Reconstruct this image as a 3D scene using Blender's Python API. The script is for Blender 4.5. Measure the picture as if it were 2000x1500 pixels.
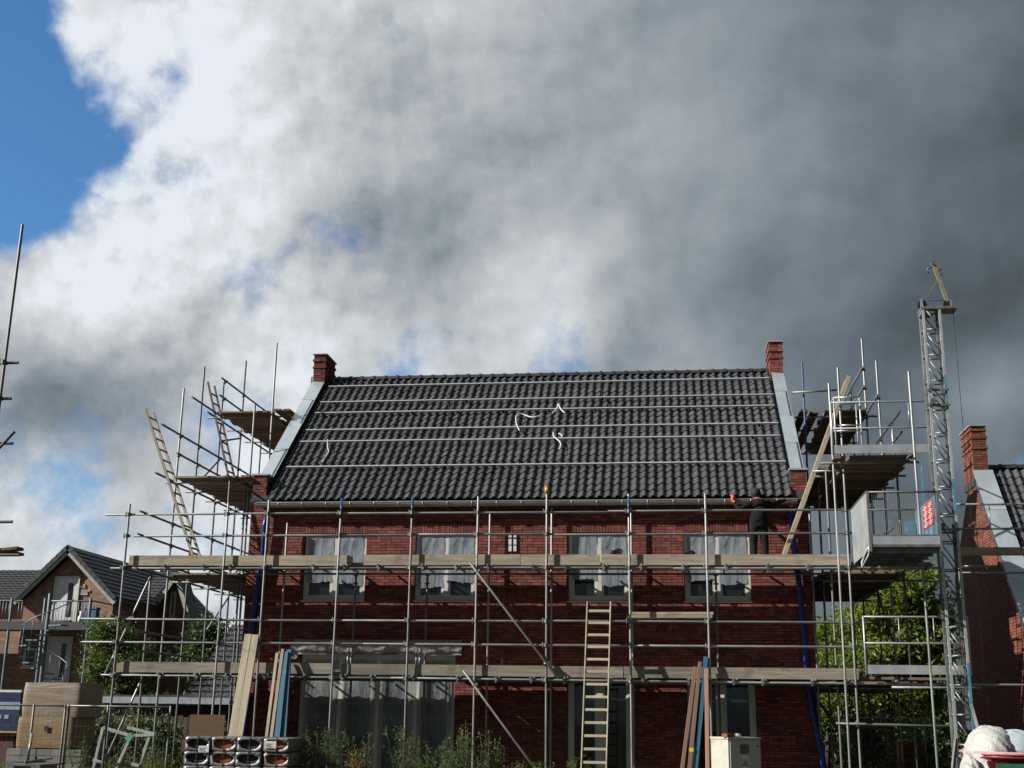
import bpy, bmesh, math, random
import numpy as np
from mathutils import Vector, Matrix, Quaternion

for o in list(bpy.data.objects):
    bpy.data.objects.remove(o)
random.seed(7)
RNG = np.random.default_rng(11)
scene = bpy.context.scene
COL = scene.collection

# ------------------------------------------------------------------ camera
FPX, PITCH, ROLL, YAW = 2402.2, math.radians(15.167), math.radians(0.8256), math.radians(7.316)
CAM = Vector((0, 0, 1.65))
_fw = Vector((-math.sin(YAW) * math.cos(PITCH), math.cos(YAW) * math.cos(PITCH), math.sin(PITCH)))
_r0 = Vector((math.cos(YAW), math.sin(YAW), 0))
_u0 = _r0.cross(_fw)
_rt = _r0 * math.cos(ROLL) + _u0 * math.sin(ROLL)
_up = -_r0 * math.sin(ROLL) + _u0 * math.cos(ROLL)
cam_data = bpy.data.cameras.new("camera")
cam_data.sensor_fit = 'HORIZONTAL'
cam_data.sensor_width = 36.0
cam_data.lens = FPX / 2000 * 36
cam_data.clip_start = 0.1
cam_data.clip_end = 3000
cam = bpy.data.objects.new("camera", cam_data)
COL.objects.link(cam)
R3 = Matrix((_rt, _up, -_fw)).transposed()
cam.matrix_world = Matrix.Translation(CAM) @ R3.to_4x4()
scene.camera = cam
scene.render.engine = 'CYCLES'
scene.render.resolution_x, scene.render.resolution_y = 1024, 768

def ray(x, y):            # a direction in the world for a measured point of the photograph
    return (_fw * FPX + _rt * (x - 1000) - _up * (y - 750))
def at(x, y, Y):          # the point on the vertical plane at distance Y
    d = ray(x, y); return CAM + d * (Y / d.y)
def atx(x, y, X):
    d = ray(x, y); return CAM + d * (X / d.x)
def atz(x, y, Z):
    d = ray(x, y); return CAM + d * ((Z - CAM.z) / d.z)
def dirn(x, y):
    return ray(x, y).normalized()

# ------------------------------------------------------------------ sun and sky
SUN_AZ, SUN_EL = math.radians(68), math.radians(31.5)     # azimuth: to the left of the line from the wall to the viewer
sun_dir = Vector((-math.sin(SUN_AZ) * math.cos(SUN_EL), -math.cos(SUN_AZ) * math.cos(SUN_EL), math.sin(SUN_EL)))
sd = bpy.data.lights.new("sun", 'SUN')
sd.energy = 5.0
sd.angle = math.radians(0.53)
sd.color = (1.0, 0.955, 0.88)
sun = bpy.data.objects.new("sun", sd)
COL.objects.link(sun)
sun.rotation_euler = (-sun_dir).to_track_quat('-Z', 'Y').to_euler()
sun.location = (-20, -20, 40)

world = bpy.data.worlds.new("World")
scene.world = world
world.use_nodes = True
wt = world.node_tree
wt.nodes.clear()
class NT:
    def __init__(s, t): s.t = t
    def n(s, typ, **kw):
        x = s.t.nodes.new(typ)
        for k, v in kw.items(): setattr(x, k, v)
        return x
    def put(s, sock, v):
        if isinstance(v, bpy.types.NodeSocket): s.t.links.new(v, sock)
        elif v is not None: sock.default_value = v
    def m(s, op, a, b=None, c=None, clamp=False):
        x = s.n('ShaderNodeMath', operation=op, use_clamp=clamp)
        for i, v in enumerate((a, b, c)):
            if v is not None: s.put(x.inputs[i], v)
        return x.outputs[0]
    def vm(s, op, a, b=None, out=0, scale=None):
        x = s.n('ShaderNodeVectorMath', operation=op)
        s.put(x.inputs[0], a)
        if b is not None: s.put(x.inputs[1], b)
        if scale is not None: s.put(x.inputs['Scale'], scale)
        return x.outputs['Value'] if op in ('DOT_PRODUCT', 'LENGTH', 'DISTANCE') else x.outputs[0]
    def ss(s, v, a, b, lo=0.0, hi=1.0):
        x = s.n('ShaderNodeMapRange', interpolation_type='SMOOTHSTEP')
        s.put(x.inputs[0], v)
        for i, k in enumerate((a, b, lo, hi)): x.inputs[i + 1].default_value = k
        return x.outputs[0]
    def lin(s, v, a, b, lo, hi):
        x = s.n('ShaderNodeMapRange')
        s.put(x.inputs[0], v)
        for i, k in enumerate((a, b, lo, hi)): x.inputs[i + 1].default_value = k
        return x.outputs[0]
    def noise(s, vec, scale, detail=4, rough=0.5, dist=0.0, out='Fac', lac=2.0):
        x = s.n('ShaderNodeTexNoise')
        if vec is not None: s.put(x.inputs['Vector'], vec)
        x.inputs['Scale'].default_value = scale
        x.inputs['Detail'].default_value = detail
        x.inputs['Roughness'].default_value = rough
        x.inputs['Lacunarity'].default_value = lac
        x.inputs['Distortion'].default_value = dist
        return x.outputs[out]
    def mix(s, fac, a, b, blend='MIX'):
        x = s.n('ShaderNodeMix', data_type='RGBA', blend_type=blend)
        s.put(x.inputs[0], fac)
        s.put(x.inputs[6], a if not isinstance(a, tuple) else (*a, 1.0)[:4])
        s.put(x.inputs[7], b if not isinstance(b, tuple) else (*b, 1.0)[:4])
        return x.outputs[2]

w = NT(wt)
SKY_STRENGTH = 0.075
EXPO = 0.68
sky = w.n('ShaderNodeTexSky', sky_type='NISHITA', sun_disc=False)
sky.sun_elevation = SUN_EL
sky.sun_rotation = math.atan2(sun_dir.x, sun_dir.y)
sky.air_density = 1.0; sky.dust_density = 0.6; sky.ozone_density = 1.6
geo = w.n('ShaderNodeTexCoord')
dvec = geo.outputs['Generated']
warp = w.vm('SUBTRACT', w.noise(dvec, 6.0, 3, 0.5, out='Color'), (0.5, 0.5, 0.5))
wd = w.vm('ADD', dvec, w.vm('SCALE', warp, scale=0.06))
def blob(x, y, r, soft, vec=None):       # soft disc of the sky round a direction; r in photo pixels
    dd = w.vm('DISTANCE', vec or wd, tuple(dirn(x, y)))
    return w.ss(dd, (r + soft) / FPX, max(r - soft, 0.0) / FPX)
def total(items, vec=None):
    acc = None
    for x, y, r, soft, k in items:
        t = w.m('MULTIPLY', blob(x, y, r, soft, vec), k)
        acc = t if acc is None else w.m('ADD', acc, t)
    return acc
# where the cloud deck opens to blue
open_ = total([(-175, 60, 215, 130, 1.5), (15, 320, 150, 130, 1.4), (-120, 300, 150, 120, 0.5), (110, 560, 130, 110, -0.75), (478, 530, 30, 110, 0.36), (1085, 712, 45, 105, 0.62),
               (790, 725, 30, 110, 0.55), (2000, 900, 60, 130, 0.55), (170, 1000, 60, 200, 0.46), (500, 850, 80, 180, 0.36), (40, 820, 60, 160, 0.30), (350, 170, 20, 110, 0.34)])
L = Vector(_up) * 0.75 - Vector(_rt) * 0.66
fb = w.noise(dvec, 12.0, 8, 0.58)
fb2 = w.noise(w.vm('ADD', dvec, tuple(L * 0.012)), 12.0, 5, 0.52)
cover = w.m('ADD', w.m('MULTIPLY', w.m('SUBTRACT', fb, 0.5), 2.3), w.m('SUBTRACT', w.ss(w.vm('DOT_PRODUCT', wd, tuple(_rt)), -0.1, 0.2, 1.03, 1.25), open_))
cover = w.ss(cover, 0.22, 0.82)
# light and dark cloud: a sunlit edge, grading into a heavy grey deck
u = w.vm('DOT_PRODUCT', wd, tuple(_rt))
base = w.m('ADD', w.ss(u, -0.30, 0.36, 0.58, 0.0), 0.122)
base = w.m('MULTIPLY', base, w.ss(u, -0.95, -0.45, 0.5, 1.0))
fwd = w.vm('DOT_PRODUCT', wd, tuple(_fw))
base = w.m('MULTIPLY', base, w.ss(fwd, -0.1, 0.75, 0.40, 1.0))
bb = total([(1090, 570, 40, 220, 0.20), (180, 830, 100, 230, -0.36), (560, 690, 100, 170, 0.04), (830, 440, 90, 240, -0.15),
            (270, 330, 130, 220, 0.20), (1350, 770, 100, 180, 0.13), (1930, 800, 60, 150, 0.13), (80, 960, 50, 110, 0.28),
            (450, 1010, 100, 180, 0.02), (180, 530, 90, 150, 0.22), (60, 760, 60, 120, -0.12), (1560, 420, 60, 200, 0.05), (1780, 120, 60, 220, 0.03)], wd)
n1 = w.noise(wd, 5.0, 6, 0.52)
n2 = w.noise(w.vm('ADD', wd, tuple(L * 0.025)), 5.0, 4, 0.5)
soft = w.ss(u, -0.20, 0.25, 1.0, 0.40)
emb = w.m('ADD', w.m('MULTIPLY', w.m('SUBTRACT', n1, n2), 1.2), w.m('MULTIPLY', w.m('SUBTRACT', fb, fb2), w.m('MULTIPLY', soft, 1.1)))
tex = w.m('ADD', w.m('MULTIPLY', w.m('SUBTRACT', n1, 0.5), 1.4), w.m('MULTIPLY', w.m('SUBTRACT', fb, 0.5), w.m('MULTIPLY', soft, 0.7)))
B = w.m('MULTIPLY', w.m('ADD', base, bb), w.m('ADD', 1.0, w.m('ADD', tex, emb)))
B = w.m('MINIMUM', w.m('MAXIMUM', B, 0.085), 0.84)
tint = w.mix(w.ss(B, 0.08, 0.55), (0.80, 1.0, 1.17), (0.945, 1.0, 1.05))
ccol = w.vm('SCALE', tint, scale=w.m('DIVIDE', B, SKY_STRENGTH * 2 ** EXPO))
blue = w.vm('MULTIPLY', sky.outputs[0], (0.55, 0.92, 1.22))
final = w.mix(cover, blue, ccol)
bg = w.n('ShaderNodeBackground')
wt.links.new(final, bg.inputs[0]); bg.inputs[1].default_value = SKY_STRENGTH
world.cycles.sampling_method = 'NONE'
wo = w.n('ShaderNodeOutputWorld'); wt.links.new(bg.outputs[0], wo.inputs[0])

scene.view_settings.view_transform = 'Standard'
scene.view_settings.look = 'None'
scene.view_settings.exposure = EXPO
scene.view_settings.gamma = 1.0

# ------------------------------------------------------------------ materials
MATS = {}
ALB = 0.76
def mat(name, col, rough=0.7, metal=0.0, var=0.25, scale=6.0, stretch=(1, 1, 1), bump=0.0, bscale=None, hue=None,
        island=0.0, objrand=0.0, spec=0.5, stain=None, stain_amt=0.0, alpha=1.0, coat=0.0, bdist=0.01):
    if name in MATS: return MATS[name]
    m = bpy.data.materials.new(name); m.use_nodes = True
    t = NT(m.node_tree); b = m.node_tree.nodes['Principled BSDF']
    tc = t.n('ShaderNodeTexCoord').outputs['Object']
    info = t.n('ShaderNodeObjectInfo')
    off = t.vm('ADD', tc, t.vm('SCALE', info.outputs['Location'], scale=0.37))
    rnd = t.n('ShaderNodeCombineXYZ')
    t.put(rnd.inputs[0], t.m('MULTIPLY', info.outputs['Random'], 40.0)); t.put(rnd.inputs[1], t.m('MULTIPLY', info.outputs['Random'], 17.0))
    vec = t.vm('MULTIPLY', t.vm('ADD', off, rnd.outputs[0]), stretch)
    f1 = t.noise(vec, scale, 6, 0.6)
    k = t.lin(f1, 0.25, 0.75, 1 - var, 1 + var)
    if objrand: k = t.m('MULTIPLY', k, t.lin(info.outputs['Random'], 0, 1, 1 - objrand, 1 + objrand))
    if island:
        g = t.n('ShaderNodeNewGeometry')
        k = t.m('MULTIPLY', k, t.lin(g.outputs['Random Per Island'], 0, 1, 1 - island, 1 + island))
    col = tuple(v * ALB for v in col)
    if hue: hue = tuple(v * ALB for v in hue)
    if stain: stain = tuple(v * ALB for v in stain)
    c = t.vm('SCALE', (*col,), scale=k)
    if hue:
        f2 = t.noise(vec, scale * 0.45, 4, 0.6)
        c = t.mix(t.ss(f2, 0.42, 0.66), c, t.vm('SCALE', (*hue,), scale=k))
    if stain:
        f3 = t.noise(tc, scale * 0.3 + 0.7, 7, 0.68)
        c = t.mix(t.m('MULTIPLY', t.ss(f3, 0.52, 0.68), stain_amt), c, (*stain,))
    t.put(b.inputs['Base Color'], c)
    t.put(b.inputs['Roughness'], t.lin(f1, 0.2, 0.8, max(rough - 0.12, 0.02), min(rough + 0.12, 1)))
    b.inputs['Metallic'].default_value = metal
    b.inputs['Specular IOR Level'].default_value = spec
    b.inputs['Alpha'].default_value = alpha
    b.inputs['Coat Weight'].default_value = coat
    if bump:
        bn = t.n('ShaderNodeBump'); bn.inputs['Strength'].default_value = bump; bn.inputs['Distance'].default_value = bdist
        t.put(bn.inputs['Height'], t.noise(vec, bscale or scale * 4, 6, 0.65))
        t.put(b.inputs['Normal'], bn.outputs[0])
    MATS[name] = m
    return m

def brickwork(name, cols, mortar, bw=0.22, bh=0.0625):      # for walls too far off to tell the bricks apart
    m = bpy.data.materials.new(name); m.use_nodes = True
    t = NT(m.node_tree); b = m.node_tree.nodes['Principled BSDF']
    tc = t.n('ShaderNodeTexCoord').outputs['Object']
    sx = t.n('ShaderNodeSeparateXYZ'); t.put(sx.inputs[0], tc)
    cb = t.n('ShaderNodeCombineXYZ')
    t.put(cb.inputs[0], t.m('ADD', sx.outputs[0], sx.outputs[1])); t.put(cb.inputs[1], sx.outputs[2])
    br = t.n('ShaderNodeTexBrick')
    t.put(br.inputs['Vector'], cb.outputs[0])
    br.inputs['Color1'].default_value = (*cols[0], 1); br.inputs['Color2'].default_value = (*cols[1], 1)
    br.inputs['Mortar'].default_value = (*mortar, 1)
    br.inputs['Scale'].default_value = 1.0; br.inputs['Mortar Size'].default_value = 0.006
    br.inputs['Brick Width'].default_value = bw; br.inputs['Row Height'].default_value = bh
    c = t.mix(t.lin(t.noise(tc, 1.3, 6, 0.6), 0.3, 0.7, 0, 1), br.outputs[0], t.vm('SCALE', br.outputs[0], scale=0.7))
    t.put(b.inputs['Base Color'], c); b.inputs['Roughness'].default_value = 0.85
    bn = t.n('ShaderNodeBump'); bn.inputs['Strength'].default_value = 0.6; bn.inputs['Distance'].default_value = 0.008
    t.put(bn.inputs['Height'], br.outputs['Fac']); bn.invert = True
    t.put(b.inputs['Normal'], bn.outputs[0])
    return m

STEEL = mat('galvanised_steel', (0.33, 0.345, 0.34), 0.48, 0.5, 0.3, 9, (1, 1, 1), 0.15, 60, hue=(0.27, 0.28, 0.27), objrand=0.28, stain=(0.20, 0.17, 0.14), stain_amt=0.6)
STEELD = mat('dark_steel', (0.22, 0.225, 0.225), 0.55, 0.5, 0.3, 9, (1, 1, 0.25), 0.15, 60, hue=(0.17, 0.15, 0.13), objrand=0.2)  # darker copy of the steel, for rear tubes, couplers and fittings
BLUEPAINT = mat('blue_painted_steel', (0.03, 0.085, 0.20), 0.45, 0.1, 0.25, 8)
PALEBLUE = mat('pale_blue_paint', (0.10, 0.26, 0.36), 0.45, 0.1, 0.3, 7, stain=(0.4, 0.42, 0.42), stain_amt=0.8)
ALU = mat('bare_aluminium', (0.56, 0.58, 0.61), 0.42, 0.4, 0.08, 12)
ALUM = mat('milled_aluminium_sheet', (0.55, 0.58, 0.60), 0.45, 0.5, 0.15, 3, stain=(0.30, 0.32, 0.33), stain_amt=0.5)
WOOD = mat('scaffold_timber', (0.36, 0.305, 0.235), 0.82, 0, 0.33, 5, (0.35, 5, 5), 0.35, 14, hue=(0.27, 0.235, 0.18), objrand=0.2, stain=(0.16, 0.13, 0.10), stain_amt=0.55)
WOODG = mat('greyed_timber', (0.27, 0.235, 0.185), 0.85, 0, 0.35, 5, (0.35, 5, 5), 0.35, 14, hue=(0.20, 0.18, 0.15), objrand=0.22, stain=(0.12, 0.10, 0.08), stain_amt=0.5)
WOODD = mat('brown_deck_timber', (0.19, 0.125, 0.07), 0.85, 0, 0.35, 5, (0.35, 5, 5), 0.3, 14, objrand=0.3)
WOODP = mat('pale_new_timber', (0.43, 0.37, 0.275), 0.75, 0, 0.22, 4, (0.35, 6, 6), 0.25, 16, hue=(0.36, 0.30, 0.21), objrand=0.15, stain=(0.20, 0.145, 0.09), stain_amt=0.6)
WOODR = mat('reddish_timber', (0.21, 0.12, 0.085), 0.75, 0, 0.25, 4, (0.35, 6, 6), 0.25, 16, objrand=0.2)
BLUEWOOD = mat('blue_painted_timber', (0.022, 0.125, 0.215), 0.6, 0, 0.25, 5, (0.4, 4, 4), 0.2, 14, stain=(0.22, 0.25, 0.22), stain_amt=0.5)
BRICKN = mat('brown_red_brick', (0.215, 0.072, 0.046), 0.86, 0, 0.25, 9, (1, 1, 2), 0.5, 55, hue=(0.16, 0.06, 0.04), island=0.28, spec=0.3)
BRICK = mat('red_brick', (0.215, 0.060, 0.047), 0.86, 0, 0.28, 9, (1, 1, 2), 0.5, 55, hue=(0.155, 0.066, 0.052), island=0.40, objrand=0.36, spec=0.3)
BRICKO = mat('orange_brick', (0.33, 0.105, 0.055), 0.86, 0, 0.25, 9, (1, 1, 2), 0.5, 55, hue=(0.30, 0.09, 0.05), island=0.25, spec=0.3)
MORTAR = mat('dark_mortar', (0.050, 0.020, 0.016), 0.95, 0, 0.3, 12, bump=0.3)
TILE = mat('anthracite_pantile', (0.060, 0.061, 0.068), 0.52, 0, 0.25, 14, (1, 1, 1), 0.25, 120, island=0.2, objrand=0.22, spec=0.36, stain=(0.085, 0.08, 0.078), stain_amt=0.5)
RIDGEM = mat('anthracite_ridge', (0.034, 0.032, 0.034), 0.5, 0, 0.2, 14, objrand=0.12)
ZINC = mat('zinc_sheet', (0.66, 0.74, 0.80), 0.34, 0.55, 0.16, 1.6, (1, 0.5, 1), 0.05, 5, stain=(0.60, 0.66, 0.70), stain_amt=0.5)
ZINCD = mat('dark_zinc_flashing', (0.07, 0.09, 0.11), 0.5, 0.4, 0.25, 4)
GUTTERM = mat('zinc_gutter', (0.44, 0.45, 0.44), 0.42, 0.6, 0.2, 3, (0.4, 1, 1), 0.05, 8, stain=(0.28, 0.24, 0.19), stain_amt=0.5)
LEAD = mat('dark_lead', (0.04, 0.042, 0.045), 0.6, 0.2, 0.2, 6)
FRAME = mat('cream_window_paint', (0.66, 0.645, 0.58), 0.55, 0, 0.10, 3, stain=(0.40, 0.38, 0.33), stain_amt=0.4)
WHITE = mat('white_paint', (0.72, 0.73, 0.72), 0.5, 0, 0.10, 3, stain=(0.5, 0.48, 0.44), stain_amt=0.3)
BLACK = mat('black_plastic', (0.012, 0.012, 0.013), 0.5, 0, 0.2, 6)
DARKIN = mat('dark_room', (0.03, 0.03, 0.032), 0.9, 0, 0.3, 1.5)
RUBBLE = mat('sandy_soil', (0.05, 0.042, 0.028), 0.95, 0, 0.45, 0.9, bump=0.6, bscale=9, hue=(0.035, 0.045, 0.018), bdist=0.05)
def glassmat(name, col, alpha, rough):
    m = bpy.data.materials.new(name); m.use_nodes = True
    t = NT(m.node_tree); b = m.node_tree.nodes['Principled BSDF']
    b.inputs['Base Color'].default_value = (*col, 1); b.inputs['Roughness'].default_value = rough
    b.inputs['Alpha'].default_value = alpha; b.inputs['IOR'].default_value = 1.5
    MATS[name] = m; return m
GLASS = glassmat('window_glass', (0.015, 0.018, 0.02), 0.82, 0.03)
def filmmat(name, col, a0, a1, rough):
    m = bpy.data.materials.new(name); m.use_nodes = True
    t = NT(m.node_tree); b = m.node_tree.nodes['Principled BSDF']
    tc = t.n('ShaderNodeTexCoord').outputs['Object']
    f = t.noise(tc, 1.6, 3, 0.5, 0.8)
    t.put(b.inputs['Base Color'], t.vm('SCALE', (*col,), scale=t.lin(f, 0.3, 0.7, 0.9, 1.08)))
    t.put(b.inputs['Alpha'], t.lin(f, 0.35, 0.68, a0, a1))
    b.inputs['Roughness'].default_value = rough
    bn = t.n('ShaderNodeBump'); bn.inputs['Strength'].default_value = 0.8; bn.inputs['Distance'].default_value = 0.05
    t.put(bn.inputs['Height'], t.noise(t.vm('MULTIPLY', t.vm('ADD', tc, t.vm('SCALE', tc, scale=0.0)), (1.0, 1.0, 0.30)), 4.5, 3, 0.45, 1.0)); t.put(b.inputs['Normal'], bn.outputs[0])
    MATS[name] = m; return m
FILM = filmmat('torn_plastic_film', (0.23, 0.26, 0.30), 0.78, 0.93, 0.20)
FILMC = filmmat('clear_plastic_film', (0.42, 0.43, 0.45), 0.22, 0.45, 0.22)
FILMD = filmmat('dusty_plastic_film', (0.24, 0.265, 0.275), 0.35, 0.65, 0.35)

# ------------------------------------------------------------------ mesh helpers
def link(o, parent=None):
    COL.objects.link(o)
    if parent is not None:
        o.parent = parent
        o.matrix_parent_inverse = parent_world(parent).inverted()
    return o
def parent_world(p):
    m = p.matrix_basis.copy()
    if p.parent: m = parent_world(p.parent) @ p.matrix_parent_inverse @ m
    return m
def tag(o, label, cat, group=None):
    o['label'] = label; o['category'] = cat
    if group: o['group'] = group
    return o
def thing(name, loc, label, cat, group=None):
    o = bpy.data.objects.new(name, None); o.location = loc; o.empty_display_size = 0.2
    COL.objects.link(o); return tag(o, label, cat, group)

class MB:
    def __init__(s): s.v = []; s.f = []; s.mi = []; s.sm = []
    def add(s, vs, fs, mi=0, smooth=False):
        b = len(s.v); s.v += [tuple(v) for v in vs]
        for f in fs: s.f.append(tuple(b + i for i in f)); s.mi.append(mi); s.sm.append(smooth)
    def box(s, x0, x1, y0, y1, z0, z1, mi=0, M=None):
        vs = [Vector(p) for p in ((x0, y0, z0), (x1, y0, z0), (x1, y1, z0), (x0, y1, z0), (x0, y0, z1), (x1, y0, z1), (x1, y1, z1), (x0, y1, z1))]
        if M: vs = [M @ v for v in vs]
        s.add(vs, [(0, 3, 2, 1), (4, 5, 6, 7), (0, 1, 5, 4), (1, 2, 6, 5), (2, 3, 7, 6), (3, 0, 4, 7)], mi)
    def beam(s, p, q, w, h, up=(0, 0, 1), mi=0):
        p = Vector(p); q = Vector(q); x = (q - p); L = x.length; x = x.normalized()
        u = Vector(up); y = u.cross(x)
        if y.length < 1e-4: y = Vector((0, 1, 0)).cross(x)
        y.normalize(); z = x.cross(y)
        M = Matrix((x, y, z)).transposed().to_4x4(); M.translation = p
        s.box(0, L, -w / 2, w / 2, -h / 2, h / 2, mi, M)
    def tube(s, p, q, r, n=8, mi=0, r2=None, cap=True, smooth=True):
        s.path([p, q], [r, r if r2 is None else r2], n, mi, cap, smooth)
    def path(s, pts, rs, n=8, mi=0, cap=True, smooth=True, flat=1.0):
        pts = [Vector(p) for p in pts]
        if not isinstance(rs, (list, tuple)): rs = [rs] * len(pts)
        b = len(s.v); ref = None; rings = []
        for i, p in enumerate(pts):
            d = (pts[min(i + 1, len(pts) - 1)] - pts[max(i - 1, 0)])
            d = d.normalized() if d.length > 1e-9 else Vector((0, 0, 1))
            if ref is None: ref = d.orthogonal().normalized()
            ref = (ref - d * ref.dot(d)); ref = ref.normalized() if ref.length > 1e-6 else d.orthogonal().normalized()
            c = d.cross(ref)
            for k in range(n):
                a = 2 * math.pi * k / n
                s.v.append(tuple(p + (ref * math.cos(a) + c * math.sin(a) * flat) * rs[i]))
        for i in range(len(pts) - 1):
            for k in range(n):
                a = b + i * n + k; a2 = b + i * n + (k + 1) % n
                s.f.append((a, a2, a2 + n, a + n)); s.mi.append(mi); s.sm.append(smooth)
        if cap:
            s.f.append(tuple(b + k for k in reversed(range(n)))); s.mi.append(mi); s.sm.append(False)
            e = b + (len(pts) - 1) * n
            s.f.append(tuple(e + k for k in range(n))); s.mi.append(mi); s.sm.append(False)
    def quad(s, a, b, c, d, mi=0): s.add([a, b, c, d], [(0, 1, 2, 3)], mi)
    def slab(s, outline, y0, y1, mi=0):     # closed outline in (x,z), extruded along y
        n = len(outline); vs = [(x, y0, z) for x, z in outline] + [(x, y1, z) for x, z in outline]
        fs = [tuple(range(n)), tuple(reversed(range(n, 2 * n)))] + [((i + 1) % n, i, i + n, (i + 1) % n + n) for i in range(n)]
        s.add(vs, fs, mi)
    def slabx(s, outline, x0, x1, mi=0):    # closed outline in (y,z), extruded along x
        n = len(outline); vs = [(x0, y, z) for y, z in outline] + [(x1, y, z) for y, z in outline]
        fs = [tuple(reversed(range(n))), tuple(range(n, 2 * n))] + [(i, (i + 1) % n, (i + 1) % n + n, i + n) for i in range(n)]
        s.add(vs, fs, mi)
    def mesh(s, name, mats, origin=None):
        me = bpy.data.meshes.new(name)
        vs = s.v if origin is None else [(v[0] - origin[0], v[1] - origin[1], v[2] - origin[2]) for v in s.v]
        me.from_pydata(vs, [], s.f)
        for m in (mats if isinstance(mats, (list, tuple)) else [mats]): me.materials.append(m)
        me.polygons.foreach_set('material_index', s.mi); me.polygons.foreach_set('use_smooth', s.sm)
        me.update(); return me
    def build(s, name, mats, parent=None, kind=None):
        c = np.array(s.v); o0 = Vector(((c[:, 0].min() + c[:, 0].max()) / 2, (c[:, 1].min() + c[:, 1].max()) / 2, c[:, 2].min()))
        me = s.mesh(name, mats, o0)
        o = bpy.data.objects.new(name, me); o.location = o0
        link(o, parent)
        if kind: o['kind'] = kind
        return o
def part(name, mats, parent, fn, kind=None):
    mb = MB(); fn(mb); return mb.build(name, mats, parent, kind)

_unit = {}
def unit_tube(r, m, n=10):
    k = (round(r, 4), m.name, n)
    if k not in _unit:
        mb = MB(); mb.tube((0, 0, 0), (0, 0, 1), r, n); _unit[k] = mb.mesh('tube', m)
    return _unit[k]
def tube(name, p, q, parent, r=0.0242, m=None):
    p = Vector(p); q = Vector(q); d = q - p
    o = bpy.data.objects.new(name, unit_tube(r, m or STEEL))
    o.matrix_basis = Matrix.Translation(p) @ d.to_track_quat('Z', 'Y').to_matrix().to_4x4() @ Matrix.Diagonal((1, 1, d.length, 1))
    return link(o, parent)
def board(name, p, q, w, h, parent, m=None, up=(0, 0, 1)):
    """a plank from p to q: w across, h along up; own mesh with its grain along local X"""
    p = Vector(p); q = Vector(q); x = q - p; L = x.length; x = x.normalized()
    y = Vector(up).cross(x)
    if y.length < 1e-4: y = Vector((0, 1, 0)).cross(x)
    y.normalize(); z = x.cross(y)
    M = Matrix((x, y, z)).transposed().to_4x4(); M.translation = p
    mb = MB(); b = min(0.004, h * 0.2)
    o = [(-w / 2 + b, -h / 2), (w / 2 - b, -h / 2), (w / 2, -h / 2 + b), (w / 2, h / 2 - b), (w / 2 - b, h / 2), (-w / 2 + b, h / 2), (-w / 2, h / 2 - b), (-w / 2, -h / 2 + b)]
    mb.slabx(o, 0, L)
    ob = bpy.data.objects.new(name, mb.mesh(name, m or WOOD)); ob.matrix_basis = M
    return link(ob, parent)
def coupler_mesh():
    mb = MB()
    mb.tube((0, 0, -0.036), (0, 0, 0.036), 0.043, 8, smooth=False)
    mb.box(-0.03, 0.03, -0.075, -0.02, -0.028, 0.028)
    mb.box(0.02, 0.080, -0.024, 0.024, -0.024, 0.024)
    mb.tube((0.065, 0, -0.06), (0.065, 0, 0.06), 0.011, 6)
    mb.tube((-0.06, -0.06, 0.0), (0.065, -0.06, 0.0), 0.014, 6)
    return mb.mesh('coupler', STEELD)
COUP = coupler_mesh()
def coupler(p, parent, rz=0.0, tilt=0.0):
    o = bpy.data.objects.new('coupler', COUP)
    o.matrix_basis = Matrix.Translation(p) @ Matrix.Rotation(rz, 4, 'Z') @ Matrix.Rotation(tilt, 4, 'Y')
    return link(o, parent)

def leaves(mb, centres, size, mi=0, droop=0.2, var=0.5, narrow=0.45):
    """one curved leaf (two quads) at each centre, in random directions"""
    n = len(centres); c = np.asarray(centres, float)
    d = RNG.normal(size=(n, 3)); d[:, 2] -= droop; d /= np.linalg.norm(d, axis=1)[:, None]
    e = RNG.normal(size=(n, 3)); e -= d * (e * d).sum(1)[:, None]; e /= np.linalg.norm(e, axis=1)[:, None]
    nn = np.cross(d, e)
    s = size * (1 + var * (RNG.random(n) - 0.5) * 2); s = s[:, None]
    a = c; b1 = c + d * s * 0.5 + e * s * narrow * 0.5 + nn * s * 0.07; b2 = c + d * s * 0.5 - e * s * narrow * 0.5 + nn * s * 0.07; t = c + d * s - nn * s * 0.08
    b = len(mb.v)
    vs = np.stack([a, b1, t, b2], 1).reshape(-1, 3)
    mb.v += [tuple(v) for v in vs]
    mb.f += [(b + 4 * i, b + 4 * i + 1, b + 4 * i + 2, b + 4 * i + 3) for i in range(n)]
    mb.mi += [mi] * n; mb.sm += [False] * n
def leafmat(name, col, hue, trans=0.35):
    m = bpy.data.materials.new(name); m.use_nodes = True
    t = NT(m.node_tree); b = m.node_tree.nodes['Principled BSDF']
    g = t.n('ShaderNodeNewGeometry'); tc = t.n('ShaderNodeTexCoord').outputs['Object']
    c = t.mix(t.ss(t.noise(tc, 1.6, 4, 0.6), 0.35, 0.65), (*col,), (*hue,))
    c = t.vm('SCALE', c, scale=t.lin(g.outputs['Random Per Island'], 0, 1, 0.6, 1.45))
    t.put(b.inputs['Base Color'], c); b.inputs['Roughness'].default_value = 0.55
    tr = t.n('ShaderNodeBsdfTranslucent'); t.put(tr.inputs[0], t.vm('MULTIPLY', c, (1.3, 1.5, 0.6)))
    mx = t.n('ShaderNodeMixShader'); mx.inputs[0].default_value = trans
    out = m.node_tree.nodes['Material Output']
    m.node_tree.links.new(b.outputs[0], mx.inputs[1]); m.node_tree.links.new(tr.outputs[0], mx.inputs[2]); m.node_tree.links.new(mx.outputs[0], out.inputs[0])
    MATS[name] = m; return m
LEAF = leafmat('broad_green_leaf', (0.10, 0.150, 0.020), (0.165, 0.19, 0.035), 0.5)
LEAFD = leafmat('conifer_green', (0.035, 0.070, 0.016), (0.060, 0.095, 0.022), 0.2)
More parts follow.
